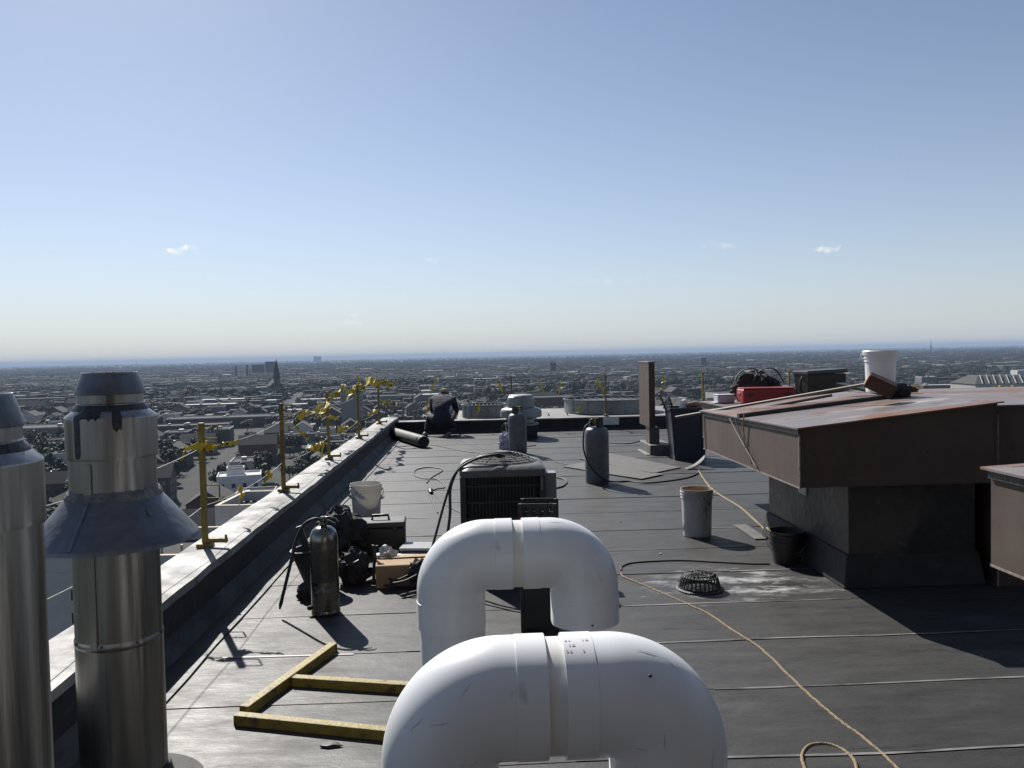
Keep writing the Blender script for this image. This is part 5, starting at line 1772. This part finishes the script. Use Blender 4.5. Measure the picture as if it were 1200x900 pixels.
def near_block(label, corner_px, corner_py, z, w, d, rz, dy=0):
    """a tall neighbour with a pale parapet rim round a sunken dark roof"""
    c = W(corner_px, corner_py, z)
    t = thing('neighbour_building', label, 'building', (c.x, c.y, Z_CITY), rz)
    land(c + Vector((-w / 2, d / 2, 0)), max(w, d) * .8)
    h = z - Z_CITY
    MB().box((-w / 2, d / 2, (h - 2) / 2), (w, d, h - 2.0)).build('wall', mat('pale_concrete', (.42, .41, .39), .8, col2=(.35, .34, .32), scale=.3), t)
    for (x, y, a, b) in ((-w / 2, .3, w, .6), (-w / 2, d - .3, w, .6), (-.3, d / 2, .6, d - 1.22), (-w + .3, d / 2, .6, d - 1.22)):
        MB().box((x, y, h - 1.0), (a - .01, b - .004, 1.96)).build('parapet', MATS['pale_concrete'], t)
        MB().box((x, y, h + .06), (a + .12, b + .12, .12)).build('coping', M_TAN, t)
    MB().box((-w / 2, d / 2, h - 1.9), (w - 1.22, d - 1.22, .16)).build('roof', ROOFS[0][1], t)
    for k in range(4):
        MB().box((-w * (.25 + .15 * k), d * .5, h - 1.2), (.3, .3, 1.2)).build('roof_pipe', M_UNIT, t)
    nf = int(h / 3.2)
    for f in range(nf - 3, nf):
        for k in range(int(w / 3.5)):
            o = bpy.data.objects.new('window', WIN)
            COL.objects.link(o)
            o.parent = t
            o.location = (-1.9 - 3.5 * k, 0, f * 3.2 - 1.4)
    return t


near_block('neighbouring block with tan parapet rim right below the first guard post', 222, 651, -25, 20, 19, R(-3))
near_block('second neighbouring block with tan rim below the second guard post', 309, 592, -25, 9, 16, R(-3))
q = at_city(412, 505)
land(q, 14)
tw = city_building('plain grey tower block rising behind the fourth guard post', q.x, q.y + 7, 14, 14, 26.5, R(4), 2, 1, name='tower_block', wm=mat('tower_grey', (.20, .20, .205), .8, col2=(.18, .18, .185), scale=.2), units=1)
# church with a pointed spire
q = at_city(325, 465)
land(q, 30)
ch = thing('church', 'dark church with a tall pointed spire on the left horizon', 'church', (q.x, q.y, Z_CITY), R(20))
MB().box((0, 0, 12), (7.5, 7.5, 24)).build('tower', WALLS[3][1], ch)
MB().lathe([(5.2, 24), (4.6, 26), (.15, 50)], 8).build('spire', ROOFS[4][1], ch)
MB().box((0, 24, 7), (16, 40, 14)).build('nave', WALLS[3][1], ch)
MB().add([(-9, 3, 14), (9, 3, 14), (0, 3, 23), (-9, 45, 14), (9, 45, 14), (0, 45, 23)], [(0, 1, 2), (5, 4, 3), (0, 2, 5, 3), (1, 4, 5, 2), (0, 3, 4, 1)]).build('nave_roof', ROOFS[4][1], ch)
for px, py, hh, w in ((277, 446, 34, 'left'), (290, 446, 36, 'right')):
    q = at_city(px, py)
    o = MB().lathe([(2.6, 0), (2.4, 2), (1.9, hh), (2.2, hh), (2.2, hh + 1.2), (1.6, hh + 1.2)], 14).build('smokestack', WALLS[3][1], None, 40, loc=(q.x, q.y, Z_CITY))
    tag(o, '%s one of the two dark smokestacks left of the church spire' % w, 'smokestack', 'smokestacks')
for k, (px, py, w, h, lab) in enumerate(((303, 441, 34, 34, 'dark slab block just left of the church spire'), (318, 441, 30, 42, 'taller dark slab block beside the church spire'), (648, 440, 14, 28, 'dark tower on the horizon above the mushroom fan'),
                                         (824, 433, 15, 30, 'dark tower on the horizon right of the brown post'), (372, 424.5, 90, 70, 'broad block on the far left horizon'), (540, 446, 16, 14, 'pale slab block beyond the worker'))):
    q = at_city(px, py)
    city_building(lab, q.x, q.y, w, w * .6, h, R(8), 3 if k != 5 else 4, 0, name='tower_block', units=0)
for px, py, hh, lab in ((1091, 420, 72, 'thin mast on the right horizon'), (160, 432, 70, 'thin mast above the skirted flue'), (461, 422.5, 88, 'tiny far mast on the horizon above the parapet corner')):
    q = at_city(px, py)
    t = thing('radio_mast', lab, 'mast', (q.x, q.y, Z_CITY))
    MB().sweep([(0, 0, 0), (0, 0, hh * .7), (0, 0, hh)], [hh * .018, hh * .014, hh * .006], 6).build('mast', M_IRON, t)
    MB().box((0, 0, hh * .62), (hh * .09, hh * .09, hh * .04)).build('platform', M_IRON, t)
# works with ribbed sloping roof on the right
q = at_city(1166, 468)
land(q + Vector((30, 30, 0)), 60)
ww = thing('ribbed_works', 'pale works building with ribbed sloping roof at the right edge', 'factory', (q.x - 18, q.y, Z_CITY), R(-6))
MB().box((45, 24, 7), (90, 48, 14)).build('wall', mat('works_wall', (.40, .38, .34), .8), ww)
MB().hexa([(-1, -1, 14), (91, -1, 14), (91, 49, 14), (-1, 49, 14), (10, 16, 21), (91, 16, 21), (91, 34, 21), (10, 34, 21)]).build('roof', ROOFS[1][1], ww)
for k in range(14):
    MB().sweep([(6 + k * 5.8, -1.2, 14.4), (11 + k * 5.8, 15, 21.6)], .45, 6).build('roof_rib', M_UNIT, ww)
for k in range(14):
    MB().box((4 + k * 6.2, -.2, 10), (3.0, .5, 3)).build('window', M_GLASS, ww)
MB().box((62, 30, 23), (26, 12, 4)).build('roof_house', ROOFS[2][1], ww)
q = at_city(1100, 463)
land(q, 40)
city_building('dark low block with white roof left of the ribbed works', q.x, q.y, 42, 26, 10, R(-4), 3, 2, name='warehouse')
q = at_city(1118, 452)
land(q, 50)
city_building('long dark shed behind the ribbed works', q.x, q.y, 80, 30, 10, R(-4), 3, 1, name='warehouse')
q = at_city(1085, 458)
city_building('small silver block behind the white lidded bucket', q.x, q.y, 16, 16, 15, R(-4), 2, 3, name='warehouse')
# long pale roofed sheds
for px, py, w, d, ri, lab in ((52, 451, 130, 40, 2, 'long white roofed shed left of the skirted flue'), (187, 447, 120, 60, 2, 'big white roofed shed right of the skirted flue cap'), (228, 436, 110, 60, 3, 'far pale shed above the first guard post'),
                              (243, 483, 55, 26, 2, 'white roofed hall beyond the first guard post top'), (262, 476, 46, 30, 2, 'white roofed hall between the first two guard posts'), (205, 512, 70, 22, 1, 'long grey roofed hall right of the flue sleeve'), (276, 500, 92, 26, 0, 'long dark flat hall beyond the first guard post'), (20, 475, 120, 36, 1, 'long grey shed between the two flues'),
                              (360, 434, 40, 30, 2, 'white roofed shed right of the church spire'), (463, 433, 50, 40, 2, 'small bright roofed shed on the horizon above the corner post'), (735, 451, 34, 22, 2, 'pale roofed hall left of the brown post'), (831, 435, 60, 34, 2, 'white roofed hall on the horizon right of the brown post'),
                              (410, 480, 60, 24, 1, 'grey roofed hall left of the corner post'), (930, 434, 70, 34, 2, 'pale roofed hall above the black toolbox'), (1115, 432, 60, 40, 2, 'white roofed hall right of the lidded bucket'), (620, 442, 70, 30, 3, 'silver roofed hall above the mushroom fan')):
    q = at_city(px, py)
    land(q, w * .55)
    city_building(lab, q.x, q.y, w, d, 7.5, GA, 2 if ri == 2 else 3, ri, name='warehouse', cat='warehouse', units=3)

# --- ordinary houses and trees laid out block by block
rc_ = random.Random(12)
houses, trees = [], []


def free(x, y):
    return all((x - a) ** 2 + (y - b) ** 2 > r_ * r_ for a, b, r_ in LAND)


for bu in range(-8, 10):
    for bv in range(0, 15):
        o = GU * (200.0 * bu - 60) + GV * (100.0 * bv + 40)
        c = o + GU * 100 + GV * 50
        q = project((c.x, c.y, Z_CITY))
        if not q or not -900 < q[0] < 2100:
            continue
        kind = rc_.random()
        if kind < .13:                        # commercial: a few large flat roofed buildings
            u = 14
            while u < 180:
                w = rc_.uniform(22, 55)
                dd = rc_.uniform(24, 42)
                houses.append((o + GU * (u + w / 2) + GV * rc_.uniform(28, 70), w, dd, rc_.uniform(5.5, 13), rc_.choice((0, 1, 2, 3, 4)), rc_.choice((0, 0, 1, 1, 2, 3)), False))
                u += w + rc_.uniform(4, 20)
        else:
            for row in (28, 72):
                u = 12
                while u < 188:
                    w = rc_.uniform(8, 14)
                    if rc_.random() < .90:
                        houses.append((o + GU * (u + w / 2) + GV * (row + rc_.uniform(-3, 3)), w, rc_.uniform(13, 20), rc_.choice((5.5, 6.5, 7, 8.5, 9.5)), rc_.choice((0, 0, 1, 1, 2, 3, 3, 4)), rc_.choice((0, 0, 1, 1, 3, 4, 4)), rc_.random() < .45))
                    u += w + rc_.uniform(1.5, 5)
        for row in (9, 50, 91):
            u = rc_.uniform(6, 14)
            while u < 194:
                if rc_.random() < (.88 if row != 50 else .78):
                    trees.append((o + GU * u + GV * (row + rc_.uniform(-5, 5)), rc_.uniform(.5, .98)))
                u += rc_.uniform(6, 11)
        if kind > .93:                        # a park block
            for k in range(60):
                trees.append((o + GU * rc_.uniform(10, 190) + GV * rc_.uniform(10, 90), rc_.uniform(.8, 1.4)))
# beyond that, looser scatter out to the horizon
for k in range(15000):
    Yd = 1500 * (1 / (1 - rc_.random() * .80)) ** 1.0
    Xd = rc_.uniform(-.70, .68) * Yd
    s_ = (Yd / 1500) ** .35
    big = rc_.random() < .10
    houses.append((Vector((Xd, Yd, 0)), rc_.uniform(9, 22) * s_ * (2.4 if big else 1), rc_.uniform(9, 22) * s_ * (1.8 if big else 1), rc_.uniform(5, 11) * (s_ if big else 1), rc_.choice((0, 1, 2, 3, 4)), rc_.choice((0, 0, 1, 1, 2, 3, 4)), False))
for k in range(30000):
    Yd = 1450 * (1 / (1 - rc_.random() * .88)) ** 1.0
    Xd = rc_.uniform(-.70, .68) * Yd
    trees.append((Vector((Xd, Yd, 0)), rc_.uniform(.6, 1.05) * (Yd / 1450) ** .30))
hs = []
for h in houses:
    p, w, d, hh = h[:4]
    q = seen((p.x, p.y, Z_CITY + hh), 0)
    if q and free(p.x, p.y):
        hs.append((w * (hh + d * 50 / q[2]) / q[2] ** 2, h, q))
hs.sort(key=lambda a: -a[0])
for i, (_, h, q) in enumerate(hs[:300]):
    p, w, d, hh, wi, ri, gb = h
    storeys = 'low' if hh < 6 else 'two storey' if hh < 8 else 'three storey' if hh < 10 else 'tall'
    lab = '%s %s %s, %s roof, %s' % ('gabled' if gb else storeys, WALLS[wi][0], 'block' if w > 20 else 'house', ROOFS[(4 if ri in (2, 3) else ri) if gb else ri][0], where(q[0]))
    city_building(lab, p.x, p.y, w, d, hh, GA + R(rc_.choice((0, 0, 0, 90)) if w < 20 else 0), wi, ri if not gb else 4 if ri in (2, 3) else ri, gb, windows=q[2] < 330, group='city houses', units=1 if q[2] < 700 else 0)['px'] = q[0]


def far_houses(name, lst, label):
    """the houses past the nearest three hundred, one mesh"""
    nh = len(lst)
    V = np.zeros((nh, 8, 3), np.float32)
    for i, (_, (p, w, d, hh, wi, ri, gb), q) in enumerate(lst):
        a = GA + (0 if i % 3 else math.pi / 2)
        ca, sa = math.cos(a), math.sin(a)
        for j, (sx, sy, sz) in enumerate(((-1, -1, 0), (1, -1, 0), (1, 1, 0), (-1, 1, 0), (-1, -1, 1), (1, -1, 1), (1, 1, 1), (-1, 1, 1))):
            x, y = sx * w / 2, sy * d / 2
            V[i, j] = (p.x + x * ca - y * sa, p.y + x * sa + y * ca, Z_CITY + sz * hh)
    base = np.array([(4, 5, 6, 7), (0, 1, 5, 4), (1, 2, 6, 5), (2, 3, 7, 6), (3, 0, 4, 7)], np.int32)
    Fc = (base[None] + (np.arange(nh, dtype=np.int32) * 8)[:, None, None]).reshape(-1, 4)
    me = bpy.data.meshes.new(name)
    me.from_pydata(V.reshape(-1, 3).tolist(), [], Fc.tolist())
    m = bpy.data.materials.new('far_house_colours')
    m.use_nodes = True
    n, l = m.node_tree.nodes, m.node_tree.links
    b = n['Principled BSDF']
    b.inputs['Roughness'].default_value = .9
    b.inputs['Specular IOR Level'].default_value = .25
    geo = n.new('ShaderNodeNewGeometry')
    r1, r2 = n.new('ShaderNodeValToRGB'), n.new('ShaderNodeValToRGB')
    for r_, cols in ((r1, ((.0, (.075, .045, .035)), (.25, (.11, .088, .066)), (.5, (.05, .04, .036)), (.7, (.10, .10, .098)), (.95, (.32, .31, .29)))),
                     (r2, ((.0, (.024, .0235, .022)), (.30, (.044, .042, .039)), (.60, (.034, .031, .028)), (.90, (.20, .20, .20)), (.965, (.42, .42, .41))))):
        r_.color_ramp.interpolation = 'CONSTANT'
        el = r_.color_ramp.elements
        while len(el) < len(cols):
            el.new(.5)
        for e, (ps, c) in zip(el, cols):
            e.position = ps
            e.color = (*c, 1)
        l.new(geo.outputs['Random Per Island'], r_.inputs['Fac'])
    sp_ = n.new('ShaderNodeSeparateXYZ')
    l.new(geo.outputs['True Normal'], sp_.inputs[0])
    gt = n.new('ShaderNodeMath')
    gt.operation = 'GREATER_THAN'
    gt.inputs[1].default_value = .7
    l.new(sp_.outputs['Z'], gt.inputs[0])
    mx = n.new('ShaderNodeMixRGB')
    l.new(gt.outputs[0], mx.inputs[0])
    l.new(r1.outputs[0], mx.inputs[1])
    l.new(r2.outputs[0], mx.inputs[2])
    l.new(mx.outputs[0], b.inputs['Base Color'])
    me.materials.append(m)
    o = obj(name, me)
    o['kind'] = 'stuff'
    o['label'] = label
    return o


far_houses('distant_houses', hs[300:], 'distant city houses spreading to the horizon')

# --- trees
def leaf_material():
    m = bpy.data.materials.new('city_foliage')
    m.use_nodes = True
    n, l = m.node_tree.nodes, m.node_tree.links
    b = n['Principled BSDF']
    b.inputs['Roughness'].default_value = .65
    b.inputs['Specular IOR Level'].default_value = .25
    geo, oi = n.new('ShaderNodeNewGeometry'), n.new('ShaderNodeObjectInfo')
    r_ = n.new('ShaderNodeValToRGB')
    r_.color_ramp.elements[0].color = (.019, .027, .013, 1)
    r_.color_ramp.elements[1].color = (.042, .053, .026, 1)
    l.new(geo.outputs['Random Per Island'], r_.inputs['Fac'])
    h = n.new('ShaderNodeHueSaturation')
    mr = n.new('ShaderNodeMapRange')
    mr.inputs[3].default_value, mr.inputs[4].default_value = .65, 1.35
    l.new(oi.outputs['Random'], mr.inputs[0])
    l.new(mr.outputs[0], h.inputs['Value'])
    l.new(r_.outputs[0], h.inputs['Color'])
    l.new(h.outputs[0], b.inputs['Base Color'])
    return m


M_LEAF = leaf_material()
M_BARK = mat('tree_bark', (.06, .048, .038), .9, col2=(.04, .033, .027), scale=2)


def crown_mesh(seed, nleaf=520, rx=5.2, rz=4.2, zc=7.2, leaf=.95):
    rng = random.Random(seed)
    lobes = [(Vector((rng.uniform(-.55, .55) * rx, rng.uniform(-.55, .55) * rx, zc + rng.uniform(-.45, .6) * rz)), rng.uniform(.35, .62)) for _ in range(9)]
    vs, fs = [], []
    for _ in range(nleaf):
        c, s_ = rng.choice(lobes)
        d = Vector((rng.gauss(0, 1), rng.gauss(0, 1), rng.gauss(0, 1))).normalized()
        rr = rng.uniform(.6, 1.05) ** .6
        p = c + Vector((d.x * rx * s_ * rr, d.y * rx * s_ * rr, d.z * rz * s_ * rr))
        nrm = (d + Vector((rng.uniform(-.8, .8), rng.uniform(-.8, .8), rng.uniform(-.3, .9)))).normalized()
        a = nrm.orthogonal().normalized()
        a = Matrix.Rotation(rng.uniform(0, 6.28), 3, nrm) @ a
        b = nrm.cross(a)
        L = leaf * rng.uniform(.6, 1.25)
        o = len(vs)
        vs += [p + a * L * .6, p + b * L * .45 + nrm * .1, p - a * L * .6, p - b * L * .45 - nrm * .08]
        fs.append((o, o + 1, o + 2, o + 3))
    me = bpy.data.meshes.new('crown')
    me.from_pydata([tuple(v) for v in vs], [], fs)
    me.materials.append(M_LEAF)
    return me


def trunk_mesh(seed):
    rng = random.Random(seed)
    mb = MB()
    mb.sweep([(0, 0, 0), (.08, .05, 2.2), (.0, .1, 4.2), (.1, 0, 6.8)], [.36, .28, .22, .10], 7)
    for k in range(4):
        a = rng.uniform(0, 6.28)
        mb.sweep([(0, .05, 3.2 + .4 * k), (1.4 * math.cos(a), 1.4 * math.sin(a), 5.0 + .3 * k), (2.9 * math.cos(a), 2.9 * math.sin(a), 6.6 + .4 * k)], [.16, .11, .05], 5)
    me = mb.mesh('trunk')
    me.materials.append(M_BARK)
    return me


CROWNS = [crown_mesh(101, 860, 5.2, 4.0, 7.0), crown_mesh(202, 740, 4.2, 4.6, 7.6), crown_mesh(303, 980, 6.0, 3.8, 6.8), crown_mesh(404, 640, 3.6, 5.0, 7.8)]
TRUNKS = [trunk_mesh(1), trunk_mesh(2)]
KIND = ('rounded', 'upright', 'broad', 'slender')
ts = []
for p, s_ in trees:
    q = seen((p.x, p.y, Z_CITY + 8 * s_), 0)
    if q and free(p.x, p.y):
        ts.append((s_ / q[2], p, s_, q))
ts.sort(key=lambda a: -a[0])
first_crown = {}
for i, (_, p, s_, q) in enumerate(ts[:300]):
    k = rc_.randrange(4)
    lab = '%s %s %s tree %s' % ('small' if s_ < .65 else 'big' if s_ > .85 else 'medium', KIND[k], 'near' if q[2] < 330 else 'distant', where(q[0]))
    t = thing('street_tree', lab, 'tree', (p.x, p.y, Z_CITY), rc_.uniform(0, 6.28), 'city trees')
    t['px'] = q[0]
    t.scale = (s_, s_, s_ * rc_.uniform(.85, 1.15))
    c = obj('crown', CROWNS[k], t)
    obj('trunk', TRUNKS[k % 2], t)
    first_crown.setdefault(k, c)


def scatter(name, label, pts, src):
    """all further trees of one shape, scattered with geometry nodes"""
    me = bpy.data.meshes.new(name)
    me.from_pydata([(p.x, p.y, Z_CITY) for _, p, _, _ in pts], [], [])
    at = me.attributes.new('size', 'FLOAT_VECTOR', 'POINT')
    at.data.foreach_set('vector', [v for _, p, s_, _ in pts for v in (s_, s_, s_ * .95)])
    at = me.attributes.new('turn', 'FLOAT_VECTOR', 'POINT')
    at.data.foreach_set('vector', [v for _, p, s_, _ in pts for v in (0, 0, (p.x * 3.7 + p.y) % 6.28)])
    o = obj(name, me)
    o['kind'] = 'stuff'
    o['label'] = label
    ng = bpy.data.node_groups.new(name, 'GeometryNodeTree')
    ng.interface.new_socket('Geometry', in_out='INPUT', socket_type='NodeSocketGeometry')
    ng.interface.new_socket('Geometry', in_out='OUTPUT', socket_type='NodeSocketGeometry')
    n, l = ng.nodes, ng.links
    gi, go = n.new('NodeGroupInput'), n.new('NodeGroupOutput')
    oi = n.new('GeometryNodeObjectInfo')
    oi.inputs['Object'].default_value = src
    oi.inputs['As Instance'].default_value = True
    oi.transform_space = 'ORIGINAL'
    ip = n.new('GeometryNodeInstanceOnPoints')
    l.new(gi.outputs[0], ip.inputs['Points'])
    l.new(oi.outputs['Geometry'], ip.inputs['Instance'])
    for nm, sock in (('size', 'Scale'), ('turn', 'Rotation')):
        a = n.new('GeometryNodeInputNamedAttribute')
        a.data_type = 'FLOAT_VECTOR'
        a.inputs['Name'].default_value = nm
        l.new(a.outputs['Attribute'], ip.inputs[sock])
    l.new(ip.outputs[0], go.inputs[0])
    md = o.modifiers.new('scatter', 'NODES')
    md.node_group = ng
    return o


for k in range(4):
    scatter('distant_trees', 'distant %s city trees spreading to the horizon' % KIND[k], ts[300 + k::4], first_crown[k])

# --- parked cars catching the sun in a lot beyond the first guard post
def car_mesh():
    mb = MB()
    prof = [(-2.15, .35), (-2.15, .75), (-1.9, .88), (-1.25, .95), (-.75, 1.42), (.75, 1.45), (1.4, .98), (2.05, .88), (2.15, .6), (2.15, .35)]
    vs = [(x, -.85 if z < 1.2 else -.68, z) for x, z in prof] + [(x, .85 if z < 1.2 else .68, z) for x, z in prof]
    k = len(prof)
    mb.add(vs, [tuple(range(k)), tuple(reversed(range(k, 2 * k)))] + [(i, k + i, k + (i + 1) % k, (i + 1) % k) for i in range(k)])
    return mb.mesh('body')


CAR = car_mesh()
CARM = []
for nm, c in (('white', (.6, .6, .6)), ('silver', (.36, .37, .38)), ('dark', (.03, .03, .035)), ('red', (.22, .02, .02)), ('blue', (.03, .06, .15))):
    me = CAR.copy()
    me.materials.append(mat('car_paint_' + nm, c, .25, .1, coat=.6))
    CARM.append((nm, me))
WHL = MB()
WHL.lathe([(.32, -.1), (.32, .1)], 12, M=Matrix.Rotation(math.pi / 2, 4, 'X'))
WHL = WHL.mesh('wheel')
WHL.materials.append(M_RUBBER)
GLS = MB().box((.1, 0, 1.2), (1.5, 1.56, .34)).mesh('window')
GLS.materials.append(M_GLASS)
c0_ = at_city(212, 516)
for k in range(26):
    row, colm = divmod(k, 13)
    nm, me = CARM[rc_.choice((0, 0, 1, 1, 2, 3, 4))]
    p = c0_ + GU * (colm * 2.9 - 18) + GV * (row * 9.0 - 6)
    t = thing('parked_car', '%s parked car, %s from left in the %s row' % (nm, ORD[colm], 'front' if row == 0 else 'back'), 'car', (p.x, p.y, Z_CITY + .15), GA + math.pi / 2, 'parked cars in the lot')
    obj('body', me, t)
    obj('window', GLS, t)
    for sx in (-1.3, 1.3):
        for sy in (-.8, .8):
            obj('wheel', WHL, t, loc=(sx, sy, .32))

# things alike in look are told apart by their order from left to right
alike = {}
for o in COL.objects:
    if 'px' in o:
        alike.setdefault(o['label'], []).append(o)
for lab, lst in alike.items():
    lst.sort(key=lambda o: o['px'])
    for i, o in enumerate(lst):
        if len(lst) > 1:
            o['label'] = '%s, %s from left' % (lab, ORD[i])
        del o['px']

# ------------------------------------------------------------------ haze
hz = bpy.data.materials.new('haze')
hz.use_nodes = True
hn, hl = hz.node_tree.nodes, hz.node_tree.links
hn.clear()
ho = hn.new('ShaderNodeOutputMaterial')
hv = hn.new('ShaderNodeVolumePrincipled')
hv.inputs['Color'].default_value = (.42, .54, .73, 1)
hv.inputs['Density'].default_value = HAZE
hv.inputs['Anisotropy'].default_value = 0.0
hl.new(hv.outputs[0], ho.inputs['Volume'])
hb_ = MB().box((0, 12600, (Z_CITY - 1 + 45) / 2), (55000, 29800, 45 - Z_CITY + 1)).build('haze', hz)
hb_['kind'] = 'stuff'
hb_['label'] = 'thin bluish haze over the city'
